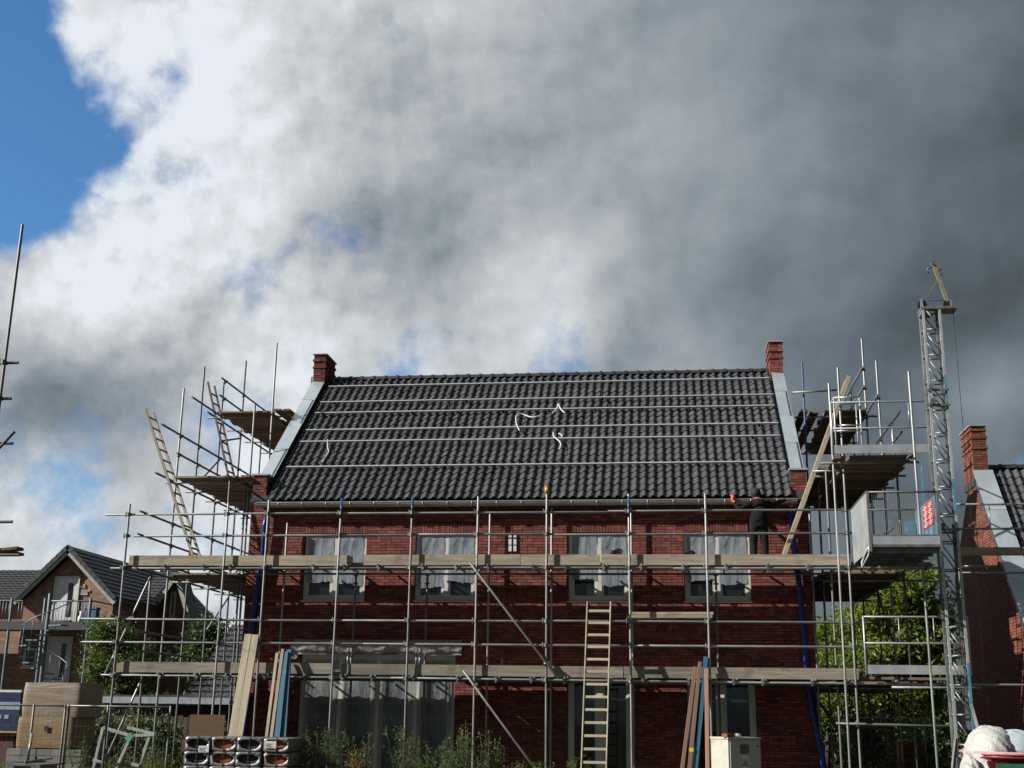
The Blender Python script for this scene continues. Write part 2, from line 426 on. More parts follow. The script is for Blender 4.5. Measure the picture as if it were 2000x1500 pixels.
WEED = leafmat('weed_green', (0.060, 0.095, 0.024), (0.10, 0.125, 0.036))
WEEDR = leafmat('dried_weed_red', (0.17, 0.055, 0.03), (0.13, 0.07, 0.03))
GRASSM = leafmat('rough_grass', (0.065, 0.090, 0.028), (0.12, 0.115, 0.05))
BARK = mat('bark', (0.06, 0.048, 0.036), 0.9, 0, 0.35, 8, (1, 1, 0.3), 0.5, 20)
# ------------------------------------------------------------------ ground
g = MB(); N = 40
xs = np.concatenate([np.linspace(-900, -45, 8), np.linspace(-40, 40, 41), np.linspace(45, 900, 8)])
ys = np.concatenate([np.linspace(-300, -5, 5), np.linspace(0, 70, 36), np.linspace(80, 1500, 8)])
vs = []
for y in ys:
    for x in xs:
        near = abs(x) < 41 and 6 < y < 24.5
        vs.append((x, y, random.uniform(-0.05, 0.04) if near else -0.01))
nx = len(xs)
g.add(vs, [(j * nx + i, j * nx + i + 1, (j + 1) * nx + i + 1, (j + 1) * nx + i) for j in range(len(ys) - 1) for i in range(nx - 1)], 0, True)
gr = g.build('ground', RUBBLE); gr['kind'] = 'structure'

# ------------------------------------------------------------------ the brick house
XL, XR, YW, YB = -9.21, 2.96, 26.3, 34.9
RY, RZ, EY, EZ = 30.6, 10.2, 26.08, 6.20           # ridge and eave of the tiled plane
SL = Vector((0, RY - EY, RZ - EZ)); SLEN = SL.length; SL.normalize(); NRM = Vector((0, -SL.z, SL.y))
def roofpt(x, s, h=0.0): return Vector((x, EY, EZ)) + SL * s + NRM * h
def px_roof(px, py, h=0.0):
    d = ray(px, py); P0 = Vector((0, EY, EZ)) + NRM * h
    t = (P0 - CAM).dot(NRM) / d.dot(NRM); return CAM + d * t

house = thing('brick_house', (0, YW, 0), 'new red brick house with dark pantile roof, zinc verges and two end chimneys', 'house')

BH, BL = 0.0625, 0.22
def bricks(mb, O, U, N_, width, z0, z1, holes=(), phase=0.0, keep=None, depth=0.035):
    """courses of real bricks on a wall face: O corner, U along the wall, N_ outward"""
    nz = int(round((z1 - z0) / BH)); out = []
    V = Vector((0, 0, 1))
    for r in range(nz):
        za = z0 + r * BH + 0.005; zb = z0 + (r + 1) * BH - 0.005; zc = (za + zb) / 2
        cuts = sorted([(h[0], h[1]) for h in holes if h[2] < zc < h[3]])
        spans = []; x = 0.0
        for a, b in cuts:
            if a > x + 0.01: spans.append((x, a))
            x = max(x, b)
        if x < width - 0.01: spans.append((x, width))
        for a, b in spans:
            x = a; k = 0
            first = (0.5 if r % 2 else 1.0) if r % 4 < 2 else (0.5 if r % 2 == 0 else 1.0)
            x0 = -((r * 0.37 + phase) % 1.0) * BL if a == 0.0 else a - (0.11 if r % 2 else 0.0)
            while x0 < b - 0.012:
                L_ = BL if random.random() > 0.12 else BL * 0.5
                x1 = x0 + L_
                xa, xb = max(x0, a) + 0.005, min(x1, b) - 0.005
                if xb - xa > 0.02:
                    pr = random.uniform(-0.0035, 0.003)
                    out.append((xa, xb, za + random.uniform(-0.001, 0.001), zb, pr))
                x0 = x1
    for (xa, xb, za, zb, pr) in out:
        p = [O + U * xa + V * (za), O + U * xb + V * za, O + U * xb + V * zb, O + U * xa + V * zb]
        f = [q + N_ * pr for q in p]; bk = [q - N_ * depth for q in p]
        mb.add(f + bk, [(0, 1, 2, 3), (1, 0, 4, 5), (2, 1, 5, 6), (3, 2, 6, 7), (0, 3, 7, 4)])
    return out

UP_W = [(-7.93, -6.54), (-5.44, -4.09), (-2.11, -0.80), (0.34, 1.72)]
WZ0, WZ1, SOLD = 4.05, 5.50, 5.72
BAY = (-7.87, -4.50, 0.0, 2.92)
GF = [(-2.12, -0.78, 0.0, 2.50), (0.34, 1.73, 0.12, 2.50)]
holes = [(a - XL, b - XL, WZ0 - 0.01, SOLD) for a, b in UP_W] + [(BAY[0] - XL, BAY[1] - XL, BAY[2], BAY[3])] + [(a - XL, b - XL, c, d) for a, b, c, d in GF]

# mortar and structural wall with openings, then bricks standing 17 mm proud of it
wm = MB(); ym = YW + 0.017
ex = sorted({XL, XR} | {a for a, b in UP_W} | {b for a, b in UP_W} | {BAY[0], BAY[1]} | {q for gq in GF for q in gq[:2]})
ez = sorted({0.0, 6.08, WZ0 - 0.01, WZ1, BAY[3], 2.50, 0.12})
op = [(a, b, WZ0 - 0.01, WZ1) for a, b in UP_W] + [BAY] + GF
for i in range(len(ex) - 1):
    for j in range(len(ez) - 1):
        cx, cz = (ex[i] + ex[i + 1]) / 2, (ez[j] + ez[j + 1]) / 2
        if any(a < cx < b and c < cz < d for a, b, c, d in op): continue
        wm.quad((ex[i], ym, ez[j]), (ex[i + 1], ym, ez[j]), (ex[i + 1], ym, ez[j + 1]), (ex[i], ym, ez[j + 1]))
for a, b, c, d in op:                                    # reveals
    y2 = YW + 0.30
    wm.quad((a, ym, c), (a, y2, c), (a, y2, d), (a, ym, d)); wm.quad((b, y2, c), (b, ym, c), (b, ym, d), (b, y2, d))
    wm.quad((a, ym, d), (a, y2, d), (b, y2, d), (b, ym, d)); wm.quad((a, y2, c), (a, ym, c), (b, ym, c), (b, y2, c))
# side gables and back
for X, sgn in ((XL + 0.012, -1), (XR - 0.012, 1)):
    wm.add([(X, ym, 0), (X, YB, 0), (X, YB, 6.1), (X, RY, RZ + 0.02), (X, ym, 6.1)], [(0, 1, 2, 3, 4) if sgn > 0 else (4, 3, 2, 1, 0)])
wm.quad((XR, YB, 0), (XL, YB, 0), (XL, YB, 6.1), (XR, YB, 6.1))
wall = wm.build('wall', MORTAR, house)
inter = MB()  # slabs behind the openings; the rooms' darkness is put into their near-black colour
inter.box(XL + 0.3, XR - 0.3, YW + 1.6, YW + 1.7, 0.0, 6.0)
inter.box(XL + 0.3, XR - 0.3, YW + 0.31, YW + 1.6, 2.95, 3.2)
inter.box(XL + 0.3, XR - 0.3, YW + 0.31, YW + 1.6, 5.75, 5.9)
inter.build('dark_room_backing', DARKIN, wall)

bm_ = MB()
allb = bricks(MB(), Vector((XL, YW, 0)), Vector((1, 0, 0)), Vector((0, -1, 0)), XR - XL, 0.0, 6.0625, holes)
# the lit courses under the eave are single bricks, the others are joined
def score(b):
    xa, xb, za, zb, pr = b
    return (abs((za + zb) / 2 - 5.33)) if 4.93 < za < 5.72 else 9
order = sorted(range(len(allb)), key=lambda i: score(allb[i]))
n_sold = 0
single = MB
brick_mesh = {}
def one_brick(xa, xb, za, zb, pr):
    L_, H_ = round(xb - xa, 3), round(zb - za, 3); k = (L_, round(H_, 2))
    if k not in brick_mesh:
        t = MB(); t.box(0, L_, 0, 0.035, 0, H_); brick_mesh[k] = t.mesh('brick', BRICK)
    o = bpy.data.objects.new('brick', brick_mesh[k]); o.location = (XL + xa, YW - pr, za); link(o, wall); return o
count = 0
for a, b in UP_W:                                       # soldier course over each window
    x = a - XL + 0.004; e = b - XL
    while x < e - 0.03:
        one_brick(x, min(x + 0.0495, e - 0.004), WZ1 + 0.008, SOLD - 0.004, random.uniform(-0.003, 0.003)); x += 0.0615; count += 1
pick = set(order[:300 - count])
for i, b in enumerate(allb):
    xa, xb, za, zb, pr = b
    if i in pick: one_brick(*b); continue
    p = [Vector((XL + xa, YW, za)), Vector((XL + xb, YW, za)), Vector((XL + xb, YW, zb)), Vector((XL + xa, YW, zb))]
    n = Vector((0, -1, 0)); f = [q + n * pr for q in p]; bk = [q - n * 0.03 for q in p]
    bm_.add(f + bk, [(0, 1, 2, 3), (1, 0, 4, 5), (2, 1, 5, 6), (3, 2, 6, 7), (0, 3, 7, 4)])
# end shoulders above the eave
SHW = 0.33
for x0 in (XL, XR - SHW):
    bricks(bm_, Vector((x0, YW, 0)), Vector((1, 0, 0)), Vector((0, -1, 0)), SHW, 6.0625, 6.8125)
bo = bm_.build('brick_courses', BRICK, wall, 'stuff')
for x0, inner in ((XL, 1), (XR - SHW, -1)):
    t = MB()
    t.box(x0 + 0.012, x0 + SHW - 0.012, YW + 0.012, YW + 0.75, 6.05, 6.815); t.build('shoulder', MORTAR, wall)
    t = MB(); t.box(x0 - 0.03, x0 + SHW + 0.03, YW - 0.03, YW + 0.62, 6.82, 6.86); t.build('shoulder_cap', ZINC, house)
    t = MB(); xi = x0 + SHW if inner > 0 else x0
    t.slabx([(YW + 0.02, 6.12), (YW + 0.75, 6.12 + 0.66), (YW + 0.75, 6.815), (YW + 0.02, 6.815)], xi - 0.004, xi + 0.012) if inner > 0 else t.slabx([(YW + 0.02, 6.12), (YW + 0.75, 6.12 + 0.66), (YW + 0.75, 6.815), (YW + 0.02, 6.815)], xi - 0.012, xi + 0.004)
    t.build('side_flashing', ZINCD, house)

# roof
roof = MB()
roof.add([roofpt(XL + 0.02, -0.05, -0.03), roofpt(XR - 0.02, -0.05, -0.03), roofpt(XR - 0.02, SLEN, -0.03), roofpt(XL + 0.02, SLEN, -0.03)], [(0, 1, 2, 3)])
roof.add([(XR - 0.02, RY, RZ - 0.02), (XL + 0.02, RY, RZ - 0.02), (XL + 0.02, YB + 0.2, 6.1), (XR - 0.02, YB + 0.2, 6.1)], [(0, 3, 2, 1)])
roof_o = roof.build('roof', LEAD, house)
TX0, TX1, NC, NR = -8.79, 2.64, 60, 23
TW = (TX1 - TX0) / NC; TL = SLEN / NR
def tile_mesh():
    K = 12; mb = MB(); vs = []; L_ = TL + 0.045
    def z(t):
        c = 0.5 + 0.5 * math.cos(2 * math.pi * (t - 0.70)); return 0.056 * c ** 1.15
    for row, (yy, lift) in enumerate(((0.0, 0.026), (L_ * 0.5, 0.013), (L_, 0.0))):
        for k in range(K + 1):
            t = k / K * 1.03; vs.append((t * TW, yy, z(t) + lift))
    n = K + 1; fs = [(r * n + k, r * n + k + 1, (r + 1) * n + k + 1, (r + 1) * n + k) for r in range(2) for k in range(K)]
    mb.add(vs, fs, 0, True)
    lip = [(v[0], v[1], v[2]) for v in vs[:n]] + [(v[0], v[1] + 0.004, v[2] - 0.022) for v in vs[:n]]
    mb.add(lip, [(n + k, n + k + 1, k + 1, k) for k in range(K)])
    return mb
TMB = tile_mesh(); TME = TMB.mesh('roof_tile', TILE)
TM = Matrix((Vector((1, 0, 0)), SL, NRM)).transposed().to_4x4()
rest = MB(); nt = 0; tv = [Vector(v) for v in TMB.v]
for r in range(NR):
    for c in range(NC):
        M = Matrix.Translation(roofpt(TX0 + c * TW, r * TL, 0.0) + NRM * random.uniform(-0.004, 0.004)) @ TM @ Matrix.Rotation(random.uniform(-0.006, 0.006), 4, 'Z') @ Matrix.Rotation(random.uniform(-0.02, 0.02), 4, 'X') @ Matrix.Rotation(random.uniform(-0.02, 0.02), 4, 'Y')
        if nt < 300:
            o = bpy.data.objects.new('roof_tile', TME); o.matrix_basis = M; link(o, roof_o)
        else:
            b = len(rest.v); rest.v += [tuple(M @ v) for v in tv]
            rest.f += [tuple(b + i for i in f) for f in TMB.f]; rest.mi += TMB.mi; rest.sm += TMB.sm
        nt += 1
rest.build('upper_roof_tiles', TILE, roof_o, 'stuff')
# ridge tiles
rm = MB(); K = 8; RL = 0.335; prof = [(math.cos(math.pi * k / K) * 0.125, math.sin(math.pi * k / K) * 0.105) for k in range(K + 1)]
for x0, x1, s in ((0, RL, 1.0), (RL - 0.05, RL + 0.02, 1.16)):
    vs = [(x0, a * s, b * s) for a, b in prof] + [(x1, a * s, b * s) for a, b in prof]; n = K + 1
    rm.add(vs, [(k + 1, k, k + n, k + n + 1) for k in range(K)], 0, True)
    rm.add(vs[:n], [tuple(range(n))]); rm.add(vs[n:], [tuple(reversed(range(n)))])
RME = rm.mesh('ridge_tile', RIDGEM); x = -8.86; i = 0
while x < 2.62:
    o = bpy.data.objects.new('ridge_tile', RME); o.location = (x, RY, RZ - 0.015 + random.uniform(-0.004, 0.004)); o.rotation_euler = (0, random.uniform(-0.01, 0.01), 0)
    link(o, roof_o); x += RL - 0.02
# verge parapets with zinc capping
for x0, x1 in ((-9.12, -8.84), (2.68, XR - 0.02)):
    s0, s1 = 0.98, SLEN - 0.18
    t = MB(); H = 0.17
    a = [roofpt(x0, s0, -0.05), roofpt(x1, s0, -0.05), roofpt(x1, s1, -0.05), roofpt(x0, s1, -0.05)]
    b = [roofpt(x0, s0 - 0.18, H), roofpt(x1, s0 - 0.18, H), roofpt(x1, s1, H), roofpt(x0, s1, H)]
    t.add(a + b, [(0, 1, 5, 4), (1, 2, 6, 5), (2, 3, 7, 6), (3, 0, 4, 7), (4, 5, 6, 7)]); par = t.build('verge_upstand', ZINCD, house)
    nseg = 4
    for k in range(nseg):
        sa = s0 - 0.2 + (s1 - s0 + 0.2) * k / nseg; sb = s0 - 0.2 + (s1 - s0 + 0.2) * (k + 1) / nseg - 0.006
        t = MB(); e = 0.02; h0 = H + 0.004 + 0.005 * (k % 2)
        P = [roofpt(x0 - e, sa, h0), roofpt(x1 + e, sa, h0 - 0.02), roofpt(x1 + e, sb, h0 - 0.02), roofpt(x0 - e, sb, h0)]
        Q = [p + NRM * 0.012 for p in P]
        t.add(P + Q, [(3, 2, 1, 0), (4, 5, 6, 7), (0, 1, 5, 4), (1, 2, 6, 5), (2, 3, 7, 6), (3, 0, 4, 7)])
        t.build('zinc_capping', ZINC, par)
# chimneys
def chimney(parent, x0, x1, y0, y1, z0, z1, bands, m=BRICK, zinc=True, sides=(1, 1)):
    core = MB(); core.box(x0 + 0.012, x1 - 0.012, y0 + 0.012, y1 - 0.012, z0, z1); ch = core.build('chimney', MORTAR, parent)
    b = MB()
    zs = [z0] + [q for q in bands] + [z1]
    def ring(za, zb, e):
        bricks(b, Vector((x0 - e, y0 - e, 0)), Vector((1, 0, 0)), Vector((0, -1, 0)), x1 - x0 + 2 * e, za, zb)
        bricks(b, Vector((x1 + e, y0 - e, 0)), Vector((0, 1, 0)), Vector((1, 0, 0)), y1 - y0 + 2 * e, za, zb, phase=0.4, depth=0.034 + e)
        bricks(b, Vector((x0 - e, y1 + e, 0)), Vector((0, -1, 0)), Vector((-1, 0, 0)), y1 - y0 + 2 * e, za, zb, phase=0.4, depth=0.034 + e)
    z = z0
    while z < z1 - 0.03:
        e = 0.024 if any(abs(z - q) < BH * 0.51 for q in bands) else 0.0
        ring(z, z + BH, e); z += BH
    b.build('chimney_bricks', m, ch, 'stuff')
    t = MB(); t.box(x0 - 0.035, x1 + 0.035, y0 - 0.035, y1 + 0.035, z + 0.003, z + 0.025); t.build('chimney_cap', ZINC, ch)
    t = MB(); t.box(x0 - 0.02, x1 + 0.02, y0 - 0.03, y1 + 0.02, z0 - 0.14, z0 + 0.02); t.build('chimney_flashing', LEAD, ch)
    return ch
chimney(house, -9.13, -8.81, 30.16, 31.1, 9.98, 10.80, (10.40, 10.60))
chimney(house, 2.63, 2.95, 30.16, 31.1, 9.98, 10.86, (10.42, 10.62))
# gutter, brackets, eave board
t = MB(); gp = []
for k in range(9):
    a = math.pi * (0.5 + k / 8.0) if False else math.pi * (1 + k / 8)
    gp.append((26.10 + 0.085 * math.cos(a), 6.15 + 0.10 * math.sin(a)))
GX0, GX1 = -9.02, 2.72
inn = [(26.10 + (y - 26.10) * 0.95, z + 0.004) for y, z in reversed(gp)]
t.slabx(gp + inn, GX0, GX1)
t.box(GX0, GX1, 26.007, 26.025, 6.144, 6.166)
for xx in (GX0, GX1): t.slabx(gp, xx - 0.003, xx + 0.003)
t.build('gutter', GUTTERM, house)
t = MB(); t.box(XL + SHW + 0.004, XR - SHW - 0.004, 26.18, 26.297, 6.075, 6.2); t.box(XL + SHW + 0.004, XR - SHW - 0.004, 26.12, 26.297, 6.03, 6.07); t.build('eave_board', mat('dark_stained_board', (0.045, 0.03, 0.025), 0.8), house)
BRK = MB(); BRK.path([(0, -0.092, 0.01), (0, -0.088, -0.05), (0, -0.05, -0.098), (0, 0.0, -0.112), (0, 0.06, -0.09), (0, 0.10, -0.07), (0, 0.11, -0.16)], 0.009, 6)
BME = BRK.mesh('gutter_bracket', GUTTERM); x = -8.5
while x < 2.6:
    o = bpy.data.objects.new('gutter_bracket', BME); o.location = (x, 26.10, 6.15); link(o, house); x += 0.54
# solar mounting rails
CL = MB(); CL.box(-0.022, 0.022, -0.032, 0.032, -0.07, 0.012); CLM = CL.mesh('rail_clamp', BLACK)
for Yr, off in ((30.14, 0.35), (29.47, 0.15), (29.03, 0.0), (28.36, 0.45), (27.92, 0.25), (27.03, 0.1)):
    s = (Yr - EY) / SL.y
    xs_ = [-8.68 + 0.02 * random.random(), -5.0 + off, -1.3 + off, 2.62 - 0.02 * random.random()]
    for a, b in zip(xs_[:-1], xs_[1:]):
        mb = MB(); M = Matrix.Translation(roofpt(0, s, 0.125)) @ TM
        dz = random.uniform(-0.004, 0.004)
        mb.box(a + 0.006, b - 0.006, -0.02, 0.02, -0.022 + dz, 0.02 + dz, 0, M); mb.build('mounting_rail', ALU, roof_o)
    x = -8.45 + off
    while x < 2.5:
        o = bpy.data.objects.new('rail_clamp', CLM); o.matrix_basis = Matrix.Translation(roofpt(x, s, 0.125)) @ TM; link(o, roof_o); x += 1.13
# upper windows
def window(x0, x1, z0, z1, nb=2, film=True, seed=0, bar=0.075, glass=GLASS, name='window'):
    yf = YW + 0.07
    rnd = random.Random(seed)
    t = MB(); d = 0.09
    t.box(x0, x0 + bar, yf, yf + d, z0, z1); t.box(x1 - bar, x1, yf, yf + d, z0, z1)
    t.box(x0 + bar, x1 - bar, yf + 0.002, yf + d - 0.002, z1 - bar, z1); t.box(x0 + bar, x1 - bar, yf + 0.002, yf + d - 0.002, z0, z0 + bar)
    wn = t.build(name, FRAME, house)
    wdt = (x1 - x0 - 2 * bar - (nb - 1) * bar * 1.5) / nb; x = x0 + bar
    for i in range(nb):
        if i:
            t = MB(); t.box(x, x + bar * 1.5, yf - 0.004, yf + d - 0.004, z0 + bar + 0.001, z1 - bar - 0.001); t.build('mullion', FRAME, wn); x += bar * 1.5
        t = MB(); s_ = 0.045
        t.box(x, x + s_, yf + 0.015, yf + d - 0.015, z0 + bar, z1 - bar); t.box(x + wdt - s_, x + wdt, yf + 0.015, yf + d - 0.015, z0 + bar, z1 - bar)
        t.box(x + s_, x + wdt - s_, yf + 0.017, yf + d - 0.017, z1 - bar - s_, z1 - bar); t.box(x + s_, x + wdt - s_, yf + 0.017, yf + d - 0.017, z0 + bar, z0 + bar + s_)
        t.build('sash', FRAME, wn)
        t = MB(); t.box(x + s_, x + wdt - s_, yf + 0.05, yf + 0.058, z0 + bar + s_, z1 - bar - s_); t.build('pane', glass, wn)
        if film:
            t = MB(); nu, nv = 14, 16; xa, xb = x - 0.01, x + wdt + 0.01; top = z1 - bar * 0.7
            low = z0 + (z1 - z0) * rnd.uniform(0.20, 0.30); vs = []
            ph = rnd.uniform(0, 6)
            jag = [rnd.uniform(-0.014, 0.014) for _ in range(nu + 1)]
            for j in range(nv + 1):
                for i2 in range(nu + 1):
                    a, b = i2 / nu, j / nv
                    zl = low + 0.04 * math.sin(a * 2.2 + ph) + 0.012 * math.sin(a * 9 + ph * 2) + jag[i2]
                    inset = 0.006 * math.sin(b * 7 + ph)
                    vs.append((xa + (xb - xa) * a + (inset if i2 in (0, nu) else 0), yf - 0.012 + 0.004 * math.sin(a * 5 + b * 7 + ph) + 0.003 * math.sin(a * 13 - b * 14) + 0.002 * rnd.random(), top + (zl - top) * b))
            t.add(vs, [(j * (nu + 1) + i2, j * (nu + 1) + i2 + 1, (j + 1) * (nu + 1) + i2 + 1, (j + 1) * (nu + 1) + i2) for j in range(nv) for i2 in range(nu)], 0, True)
            t.build('plastic_film', FILM, wn)
        x += wdt
    t = MB(); t.box(x0 - 0.02, x1 + 0.02, YW - 0.012, yf - 0.003, z0 - 0.03, z0 - 0.002); t.build('sill', FRAME, wn)
    return wn
for i, (a, b) in enumerate(UP_W): window(a + 0.004, b - 0.004, WZ0, WZ1 - 0.004, 2, True, 20 + i)
bayw = window(BAY[0] + 0.004, BAY[1] - 0.004, 0.02, BAY[3] - 0.004, 4, False, 5, 0.13, name='bay_window')
for i in range(4):                       # loose dusty film hung over the bay's glass
    x0 = BAY[0] + 0.10 + i * 0.82; t = MB(); vs = []
    for j in range(13):
        for k in range(9):
            a, b = k / 8, j / 12
            vs.append((x0 + 0.74 * a, YW + 0.045 + 0.012 * math.sin(a * 8 + i) + 0.008 * math.sin(a * 17 + b * 9), 2.80 - (2.5 + 0.1 * math.sin(a * 5 + i)) * b))
    t.add(vs, [(j * 9 + k, j * 9 + k + 1, j * 9 + k + 10, j * 9 + k + 9) for j in range(12) for k in range(8)], 0, True); t.build('plastic_film', FILMD, bayw)
window(GF[0][0] + 0.004, GF[0][1] - 0.004, 0.02, 2.49, 2, False, 6, 0.085, name='garden_door')
window(GF[1][0] + 0.004, GF[1][1] - 0.004, 0.14, 2.49, 2, False, 7, 0.085, name='window')
# boxed head over the bay, wrapped in plastic
t = MB(); t.box(-7.95, -4.42, YW - 0.16, YW - 0.002, 2.96, 3.16); t.box(-7.98, -4.36, YW - 0.2, YW - 0.002, 3.12, 3.2); can = t.build('bay_canopy', mat('canopy_board', (0.33, 0.20, 0.11), 0.7, 0, 0.25, 4, (0.4, 4, 4)), house)
t = MB(); vs = []; nu, nv = 60, 10
for j in range(nv + 1):
    for k in range(nu + 1):
        a, b = k / nu, j / nv
        zz = 3.23 - 0.33 * b - (0.016 * math.sin(a * 9) + 0.006 * math.sin(a * 31)) * b - (0.10 if a < 0.04 else 0.0) * b
        yy = YW - 0.03 - 0.19 * min(b * 5, 1) - 0.010 * math.sin(a * 40 + b * 6) - 0.008 * math.sin(a * 97 - b * 11) - 0.03 * b * (0.5 + 0.5 * math.sin(a * 14))
        vs.append((-8.03 + 3.70 * a, yy, zz + (0.012 * math.sin(a * 71) if b < 0.2 else 0)))
t.add(vs, [(j * (nu + 1) + k, j * (nu + 1) + k + 1, (j + 1) * (nu + 1) + k + 1, (j + 1) * (nu + 1) + k) for j in range(nv) for k in range(nu)], 0, True)
t.build('plastic_wrap', FILMC, can)
# white sockets fixed to the wall
for i in range(2):
    px = 996.5 + i * 9.5
    for (ya, yb) in ((1043, 1050), (1053, 1064), (1066, 1077)):
        a = at(px - 2.8, ya, YW); b = at(px + 2.8, yb, YW); t = MB(); t.box(a.x, b.x, YW - 0.035, YW - 0.006, b.z, a.z); t.build('wall_bracket', WHITE, wall)
# ------------------------------------------------------------------ scaffold round the house
SC = thing('scaffold', (-3.5, 25.0, 0), 'galvanised tube scaffold with timber decks and toe boards wrapped round the unfinished brick house', 'scaffold')
YS = 25.0
FX = [(-11.46, 5.97), (-9.26, 5.98), (-8.37, 6.03), (-6.79, 6.04), (-5.27, 6.05), (-3.88, 6.07), (-2.45, 6.16), (-0.77, 6.10), (0.78, 6.10), (3.55, 8.70)]
for i, (x, zt) in enumerate(FX):
    dx = random.uniform(-0.02, 0.02)
    tube('standard', (x + dx, YS + random.uniform(-0.01, 0.01), 0), (x, YS, zt), SC)
    t = MB(); t.box(x - 0.075, x + 0.075, YS - 0.075, YS + 0.075, -0.03, 0.012); t.build('base_plate', STEELD, SC)
for x in (-6.79, -5.27, -0.77):     # painted tops
    tube('standard_sleeve', (x, YS, 5.62), (x, YS, 6.055), SC, 0.0262, BLUEPAINT)
t = MB(); c = Vector((-2.45, YS, 6.13)); t.tube(c, c + Vector((0, 0, 0.13)), 0.045, 10); t.tube(c + Vector((0, 0, 0.13)), c + Vector((0, 0, 0.15)), 0.052, 10); t.build('pole_cap', mat('yellow_plastic', (0.62, 0.38, 0.03), 0.5), SC)
def rail_run(name, y, z, xs, m=None, jig=0.012):
    for a, b in zip(xs[:-1], xs[1:]):
        tube(name, (a, y + random.uniform(-0.004, 0.004), z + random.uniform(-jig, jig)), (b - 0.004, y, z + random.uniform(-jig, jig)), SC, m=m)
YR = YS + 0.052
rail_run('guard_rail', YR, 5.745, [-12.0, -6.9, -1.2, 3.62])
rail_run('guard_rail', YR, 5.285, [-11.32, -5.35, -2.3, 3.66])
rail_run('guard_rail', YR, 3.53, [-12.32, -6.9, -2.5, 3.92])
rail_run('guard_rail', YR, 3.055, [-12.25, -6.2, -0.8, 3.92])
rail_run('ledger', YR, 4.60, [-11.78, -6.0, 0.1, 5.35])
rail_run('ledger', YR, 2.375, [-11.75, -5.6, 0.9, 6.72])
for x, _ in FX:
    for z in (5.745, 5.285, 3.53, 3.055, 4.60, 2.375): coupler((x, YS, z), SC, math.pi + random.uniform(-0.1, 0.1))
# inner row of standards
for px, py, zt in ((555, 1130, 5.72), (695, 1130, 4.58), (835, 1130, 4.58), (955, 1130, 5.95), (1077, 1130, 6.02), (1234, 1130, 6.02), (1398, 1130, 4.58), (1586, 1100, 5.85)):
    p = at(px, py, 26.15); tube('standard', (p.x, 26.15, 0), (p.x, 26.15, zt), SC, m=STEELD if zt < 5 else STEEL)
    if zt < 5:
        t = MB(); t.tube((p.x, 26.15, zt - 0.02), (p.x, 26.15, zt + 0.03), 0.05, 8); t.tube((p.x, 26.15, zt - 0.2), (p.x, 26.15, zt - 0.17), 0.055, 8); t.build('head_jack', STEELD, SC)
rail_run('ledger', 26.10, 4.60, [-9.2, -3.2, 3.2], STEELD)
rail_run('ledger', 26.10, 2.375, [-9.2, -3.2, 3.2], STEELD)
# transoms
for z in (4.60, 2.375):
    x = -11.35
    while x < 5.1:
        xx = x + random.uniform(-0.12, 0.12)
        tube('transom', (xx, 24.93 - random.uniform(0, 0.06), z + 0.049), (xx, 26.25 if -9.3 < xx < 3.0 else 26.4, z + 0.049), SC, m=STEELD if random.random() < 0.5 else STEEL)
        coupler((xx, YR, z + 0.02), SC, random.uniform(-0.2, 0.2) + math.pi / 2, math.pi / 2)
        x += 0.78
# deck boards
def deck_rows(z, rows, x0, x1, seg=3.9):
    for r, (ya, yb) in enumerate(rows):
        x = x0 + random.uniform(-0.1, 0.1) - (seg * 0.5 if r % 2 else 0) * 0
        first = seg * (0.55 if r % 2 else 1.0)
        while x < x1 - 0.2:
            L_ = min(first, x1 - x); first = seg
            board('deck_board', (x + 0.01, (ya + yb) / 2, z + 0.026 + random.uniform(0, 0.004)), (x + L_ - 0.01, (ya + yb) / 2 + random.uniform(-0.004, 0.004), z + 0.026 + random.uniform(0, 0.004)), yb - ya - 0.008, 0.05, SC, WOODD if r % 2 else WOODG)
            x += L_
ROWS = [(25.17, 25.39), (25.39, 25.61), (25.61, 25.83), (25.875, 26.09)]
deck_rows(4.675, ROWS, -11.4, 5.25)
deck_rows(2.45, [(25.17, 25.39), (25.39, 25.61), (25.61, 25.83), (25.83, 26.05)], -11.4, -4.4)
deck_rows(2.45, [(25.17, 25.39), (25.39, 25.61), (25.61, 25.83), (25.83, 26.05), (26.05, 26.125)], -4.39, 5.40)
deck_rows(2.45, [(26.18, 26.292)], -4.39, 2.95)
def toe(z, ranges, m=WOOD):
    for (a, b, ch) in ranges:
        dz = random.uniform(-0.006, 0.006)
        mb = MB(); L_ = b - a; h = 0.213
        o = [(0, 0), (L_, 0), (L_, h), (0, h)] if not ch else [(0, 0), (L_ - 0.06, 0), (L_, 0.05), (L_, h - 0.05), (L_ - 0.06, h), (0, h)]
        mb.slab(o, -0.02, 0.02); ob = bpy.data.objects.new('toe_board', mb.mesh('toe_board', m))
        ob.location = (a, 25.102 + random.uniform(0, 0.006), z + dz); ob.rotation_euler = (0, random.uniform(-0.0025, 0.0025), 0); link(ob, SC)
toe(4.665, [(-11.40, -6.52, True), (-6.28, -3.0, False), (-2.99, -1.36, False), (-1.33, 3.60, False)])
toe(2.445, [(-11.45, -6.86, False), (-6.66, -6.50, False), (-6.44, -5.12, False), (-5.10, -2.46, False), (-2.45, -0.92, False), (-0.90, 0.78, False), (0.80, 3.62, False)], WOODG)
for px in (1129 / 3 + 440 - 0.0, 727 / 3 + 440):
    p = at(px, 1275, 25.17)
    for k in (-0.035, 0.035): tube('toe_board_bracket', (p.x + k, 25.19, 2.5), (p.x + k, 25.19, 2.98), SC, 0.016)
